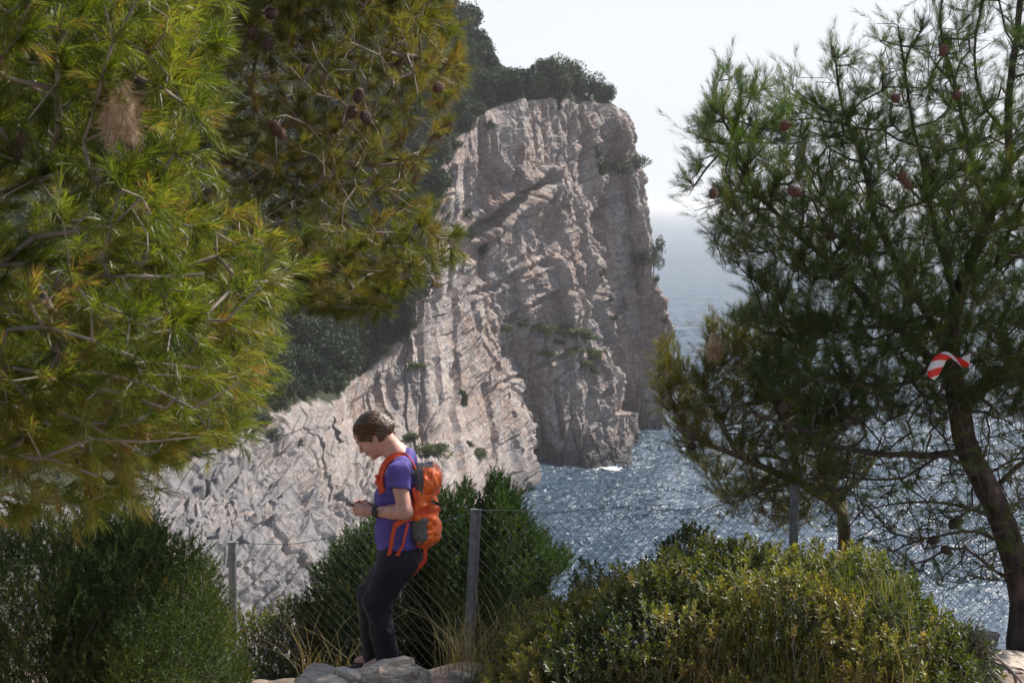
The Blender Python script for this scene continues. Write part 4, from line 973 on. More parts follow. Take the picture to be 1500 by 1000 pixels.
def grass(name, label, org, h, n_per, seed, tmean, mat='grass', w=.0035, lean=.35, cat='grass', kind=None, spread=.05, parent_tag=True):
    """tufts of curved blades at the given feet"""
    g = np.random.default_rng(seed); org = np.repeat(np.asarray(org), n_per, 0); n = len(org)
    org = org+np.stack([g.normal(0, spread, n), g.normal(0, spread, n), g.normal(0, .01, n)], 1)
    H = h*g.uniform(.45, 1.2, n)[:, None]; a = g.uniform(0, 6.28, n); ln = (lean*g.uniform(.2, 1.6, n))[:, None]
    dr = np.stack([np.cos(a), np.sin(a), 0*a], 1); sd = np.stack([-np.sin(a), np.cos(a), 0*a], 1)
    ww = w*g.uniform(.6, 1.3, n)[:, None]; up = np.array([0, 0, 1.])
    pts = [org+up*H*t+dr*H*ln*t*t for t in (0, .4, .75)]; tip = org+up*H*.98+dr*H*ln*1.15
    v = np.stack([pts[0]-sd*ww*.5, pts[0]+sd*ww*.5, pts[1]-sd*ww*.5, pts[1]+sd*ww*.5, pts[2]-sd*ww*.35, pts[2]+sd*ww*.35, tip], 1).reshape(-1, 3)
    i = np.arange(n)[:, None]*7; t_ = np.repeat(np.clip(tmean+g.normal(0, .15, n), 0, 1), 7)
    me = mesh_np(name, v, [np.concatenate([i+np.array([[0, 1, 3, 2]]), i+np.array([[2, 3, 5, 4]])]), i+np.array([[4, 5, 6]])], MAT[mat], False, t_)
    o = link(name, me); tag(o, label, cat if kind is None else None, None, kind); return o
g_ = np.random.default_rng(81)
def feet(poly, n, Y, D, snap=False):
    p = sample_volume(poly, n, Y, D, 20, g_)
    if snap: p[:, 2] = ground_z(p[:, 0], p[:, 1])
    return p
grass('green_grass', 'fresh yellow-green grass growing through the glossy mound', feet([(1040,990),(1040,930),(1090,870),(1200,850),(1330,880),(1330,1000),(1150,1040)], 110, 7.1, .12), .15, 12, 82, .42, kind='stuff', w=.0038, lean=.6)
grass('dry_grass', 'dry straw coloured grass at the foot of the fence', np.concatenate([feet([(640,985),(700,975),(810,975),(860,1000),(860,1060),(640,1060)], 48, 9.0, .35, True), feet([(450,1010),(520,1000),(540,1040),(450,1060)], 8, 9.2, .3, True)]), .40, 7, 83, .86, kind='stuff', w=.0028, lean=.8, spread=.03)
grass('straw_grass', 'tall thin brown grass stalks standing over the glossy mound', np.concatenate([feet([(1080,860),(1260,850),(1330,890),(1200,900)], 40, 7.6, .3), feet([(960,990),(1400,960),(1400,1040),(960,1040)], 26, 7.0, .15)]), .28, 4, 84, .86, kind='stuff', w=.0028, lean=.5)
grass('short_grass', 'short green grass on the ground beside the rocks', feet([(700,1010),(760,990),(900,990),(1000,1050),(700,1060)], 150, 8.2, .3, True), .16, 14, 85, .35, kind='stuff')

# ------------------------------------------------------------------ rocks at the woman's feet
MAT['rock_near'] = None
def near_rock_mat():
    m, n, b = new_mat('pale_limestone_rock'); tc = n.nodes.new('ShaderNodeTexCoord').outputs['Object']
    t = tex(n, scale=4., detail=9, rough=.7, vec=tc); r = ramp(n, t.outputs[0], [(.3, (.24, .19, .145)), (.45, (.46, .385, .31)), (.6, (.62, .54, .45)), (.75, (.68, .62, .55))])
    l = tex(n, scale=7., detail=6, vec=tc); lm = ramp(n, l.outputs[0], [(.58, (0, 0, 0)), (.68, (.7, .7, .7))]); c = mixc(n, lm.outputs[0], r.outputs[0], (.20, .17, .09))
    n.links.new(c, b.inputs['Base Color']); b.inputs['Roughness'].default_value = .92
    q = bump(n, b, tex(n, scale=22., detail=9, rough=.7, vec=tc).outputs[0], .7, .012); bump(n, b, tex(n, scale=6., detail=6, vec=tc, mapscale=(1, 1, 4)).outputs[0], .6, .03, q)
    return m
MAT['rock_near'] = near_rock_mat()
def rock(label, c, size, seed, rz=0., tilt=(0, 0)):
    n = 40; th, ph = np.meshgrid(np.linspace(0, np.pi, n), np.linspace(0, 2*np.pi, 2*n+1)[:-1], indexing='ij')
    d = np.stack([np.sin(th)*np.cos(ph), np.sin(th)*np.sin(ph), np.cos(th)], -1)
    q = np.sign(d)*np.abs(d)**.55; q = q/np.maximum(1e-6, 1)*.8                            # blocky
    w1, w2, cid = worley(q*1.6+seed, seed); q = q*(1+.22*(cid-.5)[..., None])-(d*.10*np.exp(-((w2-w1)/.08)**2)[..., None])
    q = q*(1+.12*fbm(q*2.2+seed, 4, seed)[..., None]); lay = q[..., 2]*5+fbm(q*1.5, 2, seed); q[..., :2] *= (1+.07*(_hash(np.floor(lay).astype(np.int64), 0*lay.astype(np.int64), 0*lay.astype(np.int64), seed)-.5))[..., None]
    q = q*np.array(size)
    M = np.array(Matrix.Rotation(rz, 3, 'Z') @ Matrix.Rotation(tilt[0], 3, 'X') @ Matrix.Rotation(tilt[1], 3, 'Y')); q = q @ M.T
    q = q.reshape(-1, 3); m2 = 2*n; i = np.arange(n-1)[:, None]*m2; j = np.arange(m2)[None]; f = np.stack([i+j, i+m2+j, i+m2+(j+1) % m2, i+(j+1) % m2], -1).reshape(-1, 4)
    o = link('rock', mesh_np('rock', q, [f], MAT['rock_near'], False)); o.location = [float(a) for a in c]; tag(o, label, 'rock'); return o
rock('large pale flat rock slab under the woman', P(572, 1004, 8.42), (.23, .15, .16), 1, .2, (.1, -.12))
rock('low broad slab at the bottom edge left of the large pale rock', P(488, 1008, 8.4), (.24, .18, .13), 2, -.1, (.05, .1))
rock('rounded block at the right end of the large pale slab', P(612, 1004, 8.4), (.075, .1, .13), 3, .5)
rock('low pale rocks beside the fence post foot', P(675, 1010, 8.7), (.11, .1, .12), 4, .8, (.1, .2))
rock('small pale stone furthest right along the bottom edge', P(716, 1012, 8.6), (.07, .07, .10), 5, 1.2)
rock('pale stone slab at the right edge in front of the dark pine', P(1488, 985, 8.6), (.22, .3, .1), 6, .3)
rock('brown rock at the foot of the dark pine trunk', P(1440, 934, 9.7), (.10, .12, .05), 7, .9)

# ------------------------------------------------------------------ chain link fence
def build_fence():
    top = {0: P(-60, 842, 10.9), 1: P(340, 797, 10.3), 2: P(697, 750, 9.55), 3: P(1164, 714, 9.9), 4: P(1640, 690, 10.0)}
    foot = {k: np.array([v[0], v[1], float(ground_z(v[0], v[1]))]) for k, v in top.items()}
    foot[2] = P(682, 976, 9.5); foot[3] = P(1158, 900, 9.9)
    root = empty('wire_fence', foot[2])
    lab = {0: None, 1: 'round grey-green post with a pale cap', 2: 'tall grey angle post right of the woman', 3: 'grey post over the glossy mound', 4: None}
    for k in top:
        f, t = foot[k]-np.array([0, 0, .25]), top[k]+np.array([0, 0, .02]); mb = MB(); ax = nrm((t-f)[None])[0]
        if k == 1: mb.tube([f, (f+t)/2, t-ax*.012], .028, 14); mb.tube([t-ax*.02, t], .031, 14)
        elif k == 2:                                    # rolled angle profile with a bright flange
            for (x0, x1, y0, y1) in ((-.032, .012, -.018, .018), (.014, .036, -.010, .004)):
                c = np.array([[x0, y0], [x1, y0], [x1, y1], [x0, y1]]); r3 = lambda o_: np.stack([c[:, 0]+o_[0], c[:, 1]+o_[1], np.full(4, o_[2])], 1)
                mb.add(np.concatenate([r3(f), r3(t)]), [[0, 1, 5, 4], [1, 2, 6, 5], [2, 3, 7, 6], [3, 0, 4, 7], [4, 5, 6, 7]])
        else: mb.tube([f, (f+t)/2+np.array([.004, 0, 0]), t], .029, 14)
        o = link('post', mb.mesh('post', MAT['steel'], False), root)
        if lab[k]: o['label'] = lab[k]
    rng = np.random.default_rng(91)
    sag = {0: .02, 1: .05, 2: .055, 3: .03}
    for k in range(4):
        A, B, a, b_ = top[k], top[k+1], foot[k], foot[k+1]; W = np.linalg.norm((B-A)[:2]); Hh = .95
        def pt(u, v):                                   # u along the bay, v down from the top wire (metres)
            u = np.asarray(u, float); v = np.asarray(v, float); tt = (u/W)[:, None]
            T_ = A*(1-tt)+B*tt; T_[:, 2] -= sag[k]*4*(u/W)*(1-u/W); dn = (a-A)*(1-tt)+(b_-B)*tt; dn = nrm(dn)
            q = T_+dn*v[:, None]; cr = np.stack([u*2.2+k*7, v*2.2, 0*u], -1)
            amp = .018+(.035*np.exp(-((u-W*.72)/.35)**2)*np.exp(-v/.12) if k == 2 else 0)
            q[:, 2] += amp*vnoise(cr*(1 if k != 2 else 1.8), 3); q[:, 0] += amp*vnoise(cr*1.3, 4); q[:, 1] += .02*vnoise(cr*.7, 5); return q
        mb = MB(); cell = .064; lo = -Hh; n = int((W+Hh)/cell)+1
        segs_a, segs_b = [], []
        for j in range(n+1):
            for sgn in (1, -1):
                c0 = lo+j*cell if sgn > 0 else j*cell
                v = np.arange(0, Hh+1e-6, cell/2); u = c0+sgn*v+(cell*.5 if sgn < 0 else 0)*0; ok = (u >= 0) & (u <= W)
                if ok.sum() < 2: continue
                q = pt(u[ok], v[ok]); segs_a.append(q[:-1]); segs_b.append(q[1:])
        mb.segs(np.concatenate(segs_a), np.concatenate(segs_b), .0008 if k < 2 else .00135, .0008 if k < 2 else .00135, 3)
        link('wire_mesh', mb.mesh('wire_mesh', MAT['wire']), root)
        w = MB(); u = np.linspace(0, W, 30); w.tube(pt(u, 0*u), .0024, 5)
        link('top_wire', w.mesh('top_wire', MAT['steel']), root)
    tag(root, 'rusty chain link wire fence on grey steel posts along the cliff edge', 'fence')
build_fence()

# ------------------------------------------------------------------ barrier tape on the dark pine
def build_tape():
    c = [(1364,554,0.),(1369,541,.01),(1377,527,.02),(1388,520,.03),(1399,525,.02),(1408,530,.0),(1421,527,-.02)]
    q = np.array([P(x, y, 8.9+d) for x, y, d in c]); q = catmull(q, 8); n = len(q)
    wid = np.interp(np.linspace(0, 1, n), [0, .1, .3, .45, .6, .75, 1], [.04, .08, .085, .05, .030, .034, .078])
    tw = np.interp(np.linspace(0, 1, n), [0, .2, .42, .6, .75, 1], [R(-28), R(-18), R(-55), R(-80), R(-85), R(-92)])
    w = np.stack([np.cos(tw), .35*np.sin(np.linspace(0, 7, n)), np.sin(tw)], 1)*(wid/2)[:, None]
    th = np.array([0, .0012, 0]); rows = [q-w, q+w]; v = np.concatenate([q-w, q, q+w, q-w+th, q+th, q+w+th])
    fs = []
    for i in range(n-1):
        for a, b_ in ((0, 1), (1, 2)): fs.append([a*n+i, a*n+i+1, b_*n+i+1, b_*n+i]); fs.append([(a+3)*n+i, (b_+3)*n+i, (b_+3)*n+i+1, (a+3)*n+i+1])
        fs.append([i, 3*n+i, 3*n+i+1, i+1]); fs.append([2*n+i, 2*n+i+1, 5*n+i+1, 5*n+i])
    me = mesh_np('barrier_tape', v, [np.array(fs)], MAT['tape'], True)
    uv = me.uv_layers.new(name='uv'); L = np.concatenate([[0], np.cumsum(np.linalg.norm(np.diff(q, axis=0), axis=1))])*3.6
    U = np.tile(L, 6); Vv = np.repeat([0, .14, .28]*2, n); idx = np.zeros(len(me.loops), np.int32); me.loops.foreach_get('vertex_index', idx)
    uv.data.foreach_set('uv', np.stack([U[idx], Vv[idx]], 1).ravel().astype(np.float32))
    o = link('barrier_tape', me); tag(o, 'twisted strip of red and white barrier tape caught on the dark pine', 'tape')
    st = MB(); st.tube([P(1421, 526, 8.9), P(1450, 518, 9.2), P(1500, 505, 9.6)], .0012, 4); link('string', st.mesh('string', MAT['wire']), o).matrix_parent_inverse = Matrix()
build_tape()

# ------------------------------------------------------------------ distance field modelling for the woman and her things
class Field:
    def __init__(s, lo, hi, h):
        s.lo = np.array(lo, float); s.h = h; s.n = np.maximum(4, np.ceil((np.array(hi)-s.lo)/h).astype(int)+1)
        s.V = np.full(s.n, .2, np.float32); s.ax = [s.lo[i]+np.arange(s.n[i])*h for i in range(3)]
    def box(s, lo, hi, m):
        a = np.clip(np.floor((np.array(lo)-m-s.lo)/s.h).astype(int), 0, s.n-1); b_ = np.clip(np.ceil((np.array(hi)+m-s.lo)/s.h).astype(int)+1, 1, s.n)
        sl = tuple(slice(a[i], max(a[i]+1, b_[i])) for i in range(3)); g = np.meshgrid(*[s.ax[i][sl[i]] for i in range(3)], indexing='ij')
        return sl, np.stack(g, -1)
    def put(s, sl, d, k, mode):
        A = s.V[sl]
        if mode == 'sub': A2 = -A; B = d; h = np.clip(.5+.5*(B-A2)/max(k, 1e-5), 0, 1); s.V[sl] = -(B*(1-h)+A2*h-k*h*(1-h)); return
        if mode == 'and': s.V[sl] = np.maximum(A, d); return
        h = np.clip(.5+.5*(A-d)/max(k, 1e-5), 0, 1); s.V[sl] = A*(1-h)+d*h-k*h*(1-h)
    def cone(s, a, b_, ra, rb, k=.01, mode='add', sy=1., clip=None):
        a, b_ = np.array(a, float), np.array(b_, float); r = max(ra, rb)*max(sy, 1)
        sl, p = s.box(np.minimum(a, b_), np.maximum(a, b_), r+k+.02)
        S_ = np.array([1, 1/sy, 1]); q = (p-a)*S_; ba = (b_-a)*S_
        t = np.clip((q @ ba)/max(ba @ ba, 1e-9), 0, 1); d = (np.linalg.norm(q-t[..., None]*ba, axis=-1)-(ra*(1-t)+rb*t))
        if clip is not None:
            for c, nn_ in clip: d = np.maximum(d, (p-np.array(c)) @ np.array(nn_))
        s.put(sl, d.astype(np.float32), k, mode)
    def ell(s, c, r, k=.01, mode='add', M=None, clip=None):
        c, r = np.array(c, float), np.array(r, float); m = r.max()
        sl, p = s.box(c-m, c+m, k+.02); q = p-c
        if M is not None: q = q @ M                          # columns of M are the local axes
        k0 = np.linalg.norm(q/r, axis=-1); k1 = np.linalg.norm(q/(r*r), axis=-1); d = k0*(k0-1)/np.maximum(k1, 1e-6)
        if clip is not None:
            for cc, nn_ in clip: d = np.maximum(d, (p-np.array(cc)) @ np.array(nn_))
        s.put(sl, d.astype(np.float32), k, mode)
    def cut(s, c, nrmv):
        g = (s.ax[0][:, None, None]-c[0])*nrmv[0]+(s.ax[1][None, :, None]-c[1])*nrmv[1]+(s.ax[2][None, None, :]-c[2])*nrmv[2]
        s.V = np.maximum(s.V, g.astype(np.float32))
    def wrinkle(s, amp, scale, seed, oct_=2, stretch=(1, 1, 1), region=None):
        m = np.abs(s.V) < .03; I = np.argwhere(m); p = s.lo+I*s.h; d = amp*fbm(p*np.array(stretch)/scale, oct_, seed)
        if region is not None: d = d*region(p)
        s.V[m] += d.astype(np.float32)
    def mesh(s, name, mat, smooth=True):
        V = s.V; In = V < 0; nx, ny, nz = V.shape
        c = np.zeros((nx-1, ny-1, nz-1), np.int8)
        for dx in (0, 1):
            for dy in (0, 1):
                for dz in (0, 1): c += In[dx:nx-1+dx, dy:ny-1+dy, dz:nz-1+dz]
        act = (c > 0) & (c < 8); I = np.argwhere(act); idx = np.full(act.shape, -1, np.int64); idx[act] = np.arange(len(I))
        off = np.array([(x, y, z) for x in (0, 1) for y in (0, 1) for z in (0, 1)]); vals = np.stack([V[I[:, 0]+o[0], I[:, 1]+o[1], I[:, 2]+o[2]] for o in off], 1)
        acc = np.zeros((len(I), 3)); cnt = np.zeros(len(I))
        for a in range(8):
            for b_ in range(a+1, 8):
                if np.abs(off[a]-off[b_]).sum() != 1: continue
                va, vb = vals[:, a], vals[:, b_]; x = (va < 0) != (vb < 0); t = np.where(x, va/np.where(x, va-vb, 1), 0)
                acc += np.where(x[:, None], off[a]+(off[b_]-off[a])*t[:, None], 0); cnt += x
        v = s.lo+(I+acc/np.maximum(cnt, 1)[:, None])*s.h; fs = []
        for ax in range(3):
            o1, o2 = [(1, 2), (2, 0), (0, 1)][ax]; e = [0, 0, 0]; e[ax] = 1
            sl0 = tuple(slice(0, V.shape[i]-e[i]) for i in range(3)); sl1 = tuple(slice(e[i], None) for i in range(3))
            X = np.argwhere(In[sl0] != In[sl1]); X = X[(X[:, o1] > 0) & (X[:, o2] > 0) & (X[:, o1] < V.shape[o1]-1) & (X[:, o2] < V.shape[o2]-1)]
            a1 = np.zeros(3, int); a1[o1] = 1; a2 = np.zeros(3, int); a2[o2] = 1
            g = lambda Y_: idx[Y_[:, 0], Y_[:, 1], Y_[:, 2]]
            q = np.stack([g(X-a1-a2), g(X-a2), g(X), g(X-a1)], 1); fl = ~In[X[:, 0], X[:, 1], X[:, 2]]; q[fl] = q[fl][:, ::-1]; fs.append(q)
        f = np.concatenate(fs); f = f[(f >= 0).all(1)]; return mesh_np(name, v, [f], mat, smooth)
def ribbon(mb, pts, w, th, nrmdir, m=8, wdir=None):
    """strap: strip of width w and thickness th whose flat side faces nrmdir"""
    q = catmull(pts, m); t = nrm(np.gradient(q, axis=0)); nd = np.broadcast_to(np.array(nrmdir, float), q.shape)
    s_ = nrm(np.cross(t, nd)); nn_ = np.cross(s_, t); ww = np.broadcast_to(w, (len(q),))[:, None]/2
    c = [q-s_*ww-nn_*th/2, q+s_*ww-nn_*th/2, q+s_*ww+nn_*th/2, q-s_*ww+nn_*th/2]; n = len(q); v = np.concatenate(c); i = np.arange(n-1); F = []
    for a in range(4): b_ = (a+1) % 4; F.append(np.stack([a*n+i, b_*n+i, b_*n+i+1, a*n+i+1], 1))
    F.append(np.array([[0, 3*n, 2*n, n], [n-1, 2*n-1, 3*n-1, 4*n-1]])); mb.add(v, np.concatenate(F))

Y0 = 8.8
def Wp(px, py, dy=0.): return P(px, py, Y0+dy)
PXM = FPX/Y0
def build_woman():
    foot = Wp(566, 985); root = empty('person', foot)
    hc = Wp(547, 637); F = nrm(np.array([[-.80, 0, -.60]]))[0]; U = nrm(np.array([[-.60, 0, .80]]))[0]; Sd = np.array([0, 1., 0])
    H = lambda f, s_, u: hc+F*f+Sd*s_+U*u; HM = np.stack([F, Sd, U], 1)
    # --- body: one continuous surface
    lo = Wp(505, 1000, -.42); hi = Wp(640, 590, .42)
    B = Field([lo[0], Y0-.36, lo[2]-.03], [hi[0], Y0+.34, hi[2]+.02], .0045)
    B.ell(H(-.012, 0, .030), (.098, .076, .088), .02, M=HM); B.ell(H(.030, 0, -.035), (.062, .060, .080), .025, M=HM)
    B.ell(H(.040, 0, -.080), (.048, .042, .036), .02, M=HM); B.ell(H(.072, 0, -.100), (.020, .020, .017), .014, M=HM)      # jaw, chin
    B.ell(H(.075, 0, .045), (.024, .050, .030), .02, M=HM)                                                             # forehead
    B.cone(H(.090, 0, .004), H(.112, 0, -.034), .0075, .0115, .008); B.ell(H(.103, .011, -.038), (.008, .007, .007), .005, M=HM); B.ell(H(.103, -.011, -.038), (.008, .007, .007), .005, M=HM)
    for s_ in (-1, 1):
        B.ell(H(.095, s_*.030, .002), (.014, .016, .011), .008, 'sub', HM); B.ell(H(.080, s_*.030, .001), (.014, .014, .013), .003, M=HM)     # eye hollow and lid
        B.ell(H(.089, s_*.028, .017), (.009, .020, .006), .008, M=HM)                                                     # brow
        B.ell(H(.066, s_*.040, -.040), (.028, .022, .026), .02, M=HM)                                                     # cheek
        B.ell(H(-.006, s_*.076, -.012), (.018, .009, .030), .005, M=HM); B.ell(H(-.002, s_*.084, -.010), (.009, .006, .018), .004, 'sub', HM)
    B.ell(H(.092, 0, -.062), (.011, .021, .006), .005, M=HM); B.ell(H(.089, 0, -.074), (.011, .019, .007), .005, M=HM); B.ell(H(.104, 0, -.0675), (.010, .022, .0022), .003, 'sub', HM)
    B.cone(H(-.038, 0, -.055), Wp(584, 668), .056, .060, .03, sy=1.0); B.cone(Wp(584, 668), Wp(588, 690), .062, .09, .04, sy=1.3)
    # trunk and legs under the clothes
    B.cone(Wp(586, 705), Wp(584, 785), .085, .085, .04, sy=1.4); B.ell(Wp(585, 815), (.09, .13, .10), .04)
    for s_, knee, ank in ((-1, (553, 880), (571, 962)), (1, (544, 872), (547, 960))):
        h_ = Wp(585, 820, s_*.09); k_ = Wp(*knee, s_*.10); a_ = Wp(*ank, s_*.09)
        B.cone(h_, k_, .080, .055, .03); B.cone(k_, a_, .053, .034, .02)
        B.cone(a_, a_+np.array([-.13, 0, -.06]), .033, .026, .02, sy=1.1); B.ell(a_+np.array([.02, 0, -.05]), (.035, .032, .03), .02)
    # shoulders, arms
    for s_, sh, el, wr in ((-1, (582, 693, -.165), (594, 750, -.215), (547, 749, -.125)), (1, (579, 693, .165), (578, 748, .20), (546, 742, .07))):
        a_, e_, w_ = Wp(*sh), Wp(*el), Wp(*wr)
        B.cone(Wp(586, 686, s_*.06), a_+np.array([0, -s_*.012, -.01]), .055, .044, .03); B.cone(a_+np.array([0, -s_*.012, -.01]), e_, .046, .041, .02); B.cone(e_, e_*.62+w_*.38, .041, .040, .015); B.cone(e_*.62+w_*.38, w_, .040, .0255, .015, sy=.9)
    # hands: palm, four bent fingers of different length, thumb from the side of the palm
    def hand(wr, palm_dir, side, down, s_):
        w_ = np.array(wr); p1 = w_+palm_dir*.045; p2 = w_+palm_dir*.078
        B.cone(w_, p1, .024, .027, .012); B.ell((p1+p2)/2, (.036, .022, .030), .012, M=np.stack([palm_dir, side, down], 1))
        for j, (o_, L_) in enumerate(((-.028, .9), (-.010, 1.), (.009, .95), (.026, .78))):
            k0 = p2+down*o_*.95+side*.002; d1 = nrm((palm_dir+side*.12+down*o_*2.)[None])[0]; d2 = nrm((palm_dir*.75+side*.75*s_*-1+down*.15)[None])[0]; d3 = nrm((palm_dir*.2+side*1.*s_*-1+down*.2)[None])[0]
            k1 = k0+d1*.034*L_; k2 = k1+d2*.024*L_; k3 = k2+d3*.017*L_
            B.cone(k0-d1*.012, k1, .0095, .0088, .004); B.cone(k1, k2, .0088, .008, .002); B.cone(k2, k3, .008, .0068, .002)
        t0 = w_+palm_dir*.022-down*.018-side*.010*s_; t1 = t0+nrm((palm_dir*.8-down*.55-side*.4*s_)[None])[0]*.036; t2 = t1+nrm((palm_dir*1.-down*.05-side*.2*s_)[None])[0]*.030
        B.cone(t0, t1, .014, .0105, .006); B.cone(t1, t2, .0105, .0085, .002)
    hand(Wp(545, 749, -.12), nrm(np.array([[-.93, .34, .06]]))[0], nrm(np.array([[.34, .93, 0]]))[0], np.array([0, 0, -1.]), -1)
    hand(Wp(545, 742, .065), nrm(np.array([[-.95, -.25, .08]]))[0], nrm(np.array([[.25, -.95, 0]]))[0], np.array([0, 0, -1.]), -1)
    link('body', B.mesh('body', MAT['skin']), root)
    # eyes: dark lash line and brows
    for s_ in (-1, 1):
        mb = MB(); mb.tube([H(.0855, s_*.018, -.004), H(.0950, s_*.030, -.0085), H(.0855, s_*.043, -.004)], .0019, 5); link('eyelashes', mb.mesh('eyelashes', MAT['hair']), root)
        mb = MB(); mb.tube([H(.0985, s_*.014, .020), H(.0965, s_*.030, .0255), H(.0845, s_*.046, .020)], .0028, 5); link('eyebrow', mb.mesh('eyebrow', MAT['hair']), root)
    mb = MB(); mb.tube([H(.099, .015, -.0675), H(.1035, 0, -.0675), H(.099, -.015, -.0675)], .0032, 6); link('lips', mb.mesh('lips', plain('lips', (.42, .14, .11), .5)), root)
    # --- hair: short, swept back, knot low at the back
    hl, hh_ = Wp(505, 680), Wp(590, 590); Hf = Field([hl[0], Y0-.13, hl[2]], [hh_[0], Y0+.13, hh_[2]], .0032)
    Hf.ell(H(-.016, 0, .038), (.109, .089, .096), .01, M=HM); Hf.ell(H(-.075, 0, .005), (.055, .070, .062), .03, M=HM)
    Hf.cut(H(.060, 0, .028), nrm(np.array([[-.25, 0, -1.0]]))[0])                       # hairline over the brow
    Hf.ell(H(.115, 0, -.03), (.065, .2, .075), .006, 'sub', HM)
    Hf.ell(H(-.104, 0, -.012), (.034, .036, .032), .012, M=HM)
    for s_ in (-1, 1):
        Hf.ell(H(-.035, s_*.060, -.010), (.034, .020, .045), .02, M=HM); Hf.ell(H(.018, s_*.070, .012), (.022, .012, .030), .015, M=HM)
        Hf.ell(H(-.004, s_*.088, -.016), (.019, .022, .027), .004, 'sub', HM)
    Hf.wrinkle(.0026, .008, 4, 2, (.4, 1.6, 1.3)); hair_o = link('hair', Hf.mesh('hair', MAT['hair']), root)
    g = np.random.default_rng(17); hs_ = MB(); kn = np.array([-.100, 0, -.020])
    for k in range(420):                                 # loose strands combed back to the knot
        a = g.uniform(-1.5, 1.5); e0 = np.array([.075*math.cos(a)-.01, .086*math.sin(a), .045+g.uniform(-.02, .05)]); pts = []
        for t in np.linspace(0, g.uniform(.75, 1.05), 8):
            q = e0*(1-t)+(kn+g.normal(0, .0015, 3)+np.array([0, .02*math.sin(a), .015]))*t; q = q-np.array([-.02, 0, .03]); L_ = np.linalg.norm(q/np.array([.109, .089, .096]))
            pts.append(q/max(L_, .05)*(1.015+.03*math.sin(k+t*4)) if t < .9 else q/max(L_, .05)*(1.0+.03*g.uniform()))
        w = [H(*(np.array(q)+np.array([-.016, 0, .036]))) for q in pts]; hs_.segs(np.array(w[:-1]), np.array(w[1:]), .0016, .0012, 3)
    link('hair_strands', hs_.mesh('hair_strands', MAT['strand']), hair_o).matrix_parent_inverse = Matrix()
    # --- shirt
    Sf = Field([Wp(535, 0)[0], Y0-.30, Wp(0, 806)[2]], [Wp(635, 0)[0], Y0+.30, Wp(0, 655)[2]], .0045)
    Sf.cone(Wp(587, 706), Wp(586, 745), .112, .108, .03, sy=1.42); Sf.cone(Wp(586, 745), Wp(585, 812), .110, .124, .03, sy=1.32)
    Sf.ell(Wp(566, 727), (.070, .125, .072), .05); Sf.ell(Wp(570, 775), (.08, .12, .08), .06)
    Sf.cone(Wp(588, 684, -.10), Wp(588, 684, .10), .062, .062, .05)
    for s_ in (-1, 1):
        a_ = Wp(583, 690, s_*.165); e_ = Wp(583.5, 722, s_*.192); dd = nrm((e_-a_)[None])[0]
        Sf.cone(a_, e_, .060, .064, .03, clip=[(Wp(584, 715, s_*.19), dd+np.array([-.08, 0, 0]))])
    Sf.cone(Wp(579, 664), Wp(592, 672), .050, .075, .03)
    Sf.cut(Wp(578, 664), nrm(np.array([[-.45, 0, 1.]]))[0]); Sf.cut(Wp(585, 799.5), (0.03, 0, -1.))
    Sf.wrinkle(.010, .075, 8, 3, (1, 1, .55)); Sf.wrinkle(.004, .035, 9, 2, (.6, 1, 1.6), lambda p: np.clip((Wp(0, 735)[2]-p[:, 2])/.1, 0, 1))
    # open neck and sleeve ends: hollow them so skin shows from inside the cloth
    Sf.cone(Wp(577, 660), Wp(583, 672), .054, .050, .004, 'sub')
    link('shirt', Sf.mesh('shirt', MAT['purple']), root)
    # --- trousers
    Tf = Field([Wp(512, 0)[0], Y0-.26, Wp(0, 975)[2]-.03], [Wp(632, 0)[0], Y0+.26, Wp(0, 790)[2]+.02], .005)
    Tf.ell(Wp(585, 812), (.122, .165, .115), .04); Tf.ell(Wp(590, 822), (.105, .15, .09), .04)
    for s_, knee, ank in ((-1, (552, 880), (569, 962)), (1, (544, 872), (547, 960))):
        h_ = Wp(580, 826, s_*.085); k_ = Wp(*knee, s_*.10); a_ = Wp(*ank, s_*.09)
        Tf.cone(h_, k_, .108, .079, .035); Tf.cone(k_, a_+np.array([0, 0, -.03]), .078, .062, .02)
        Tf.ell(k_+np.array([-.012, 0, 0]), (.072, .068, .075), .02)
    Tf.cut(Wp(560, 978), (0, 0, -1)); Tf.wrinkle(.008, .07, 12, 3, (1, 1, .8)); Tf.wrinkle(.005, .03, 13, 2, (.5, 1, 1.8), lambda p: np.exp(-((p[:, 2]-Wp(0, 885)[2])/.06)**2)+.5*(p[:, 2] < Wp(0, 940)[2]))
    link('trousers', Tf.mesh('trousers', MAT['black']), root)
    # --- shoes
    for s_, ank in ((-1, (570, 968)), (1, (549, 966))):
        a_ = Wp(*ank, s_*.09); G = Field(a_-np.array([.22, .07, .14]), a_+np.array([.09, .07, .04]), .005)
        G.cone(a_+np.array([.02, 0, -.045]), a_+np.array([-.14, 0, -.07]), .042, .034, .02, sy=1.05); G.cone(a_+np.array([0, 0, -.03]), a_+np.array([.005, 0, .01]), .044, .042, .02)
        G.cut(a_+np.array([0, 0, -.095]), (0, 0, -1)); link('shoe', G.mesh('shoe', MAT['shoe']), root)
    # --- watch
    wr = Wp(551, 749.5, -.137); ax = nrm((Wp(547, 749, -.125)-Wp(594, 750, -.215))[None])[0]; u, w = perp(ax[None]); mb = MB(); an = np.linspace(0, 2*np.pi, 21)
    ring = [wr+(u[0]*np.cos(t)+w[0]*np.sin(t)*1.0)*.0305 for t in an]; ribs = np.array(ring)
    for r_ in (-.009, -.003, .003, .009): mb.tube(ribs+ax*r_, .0042, 6)
    wt = link('watch', mb.mesh('watch', MAT['blackplastic']), root)
    mb = MB(); c = wr+np.array([0, -.033, .004]); mb.tube([c, c+np.array([0, -.009, 0])], .0165, 14); link('dial', mb.mesh('dial', MAT['blackplastic']), wt).matrix_parent_inverse = Matrix()
    for o in list(root.children_recursive):
        pass
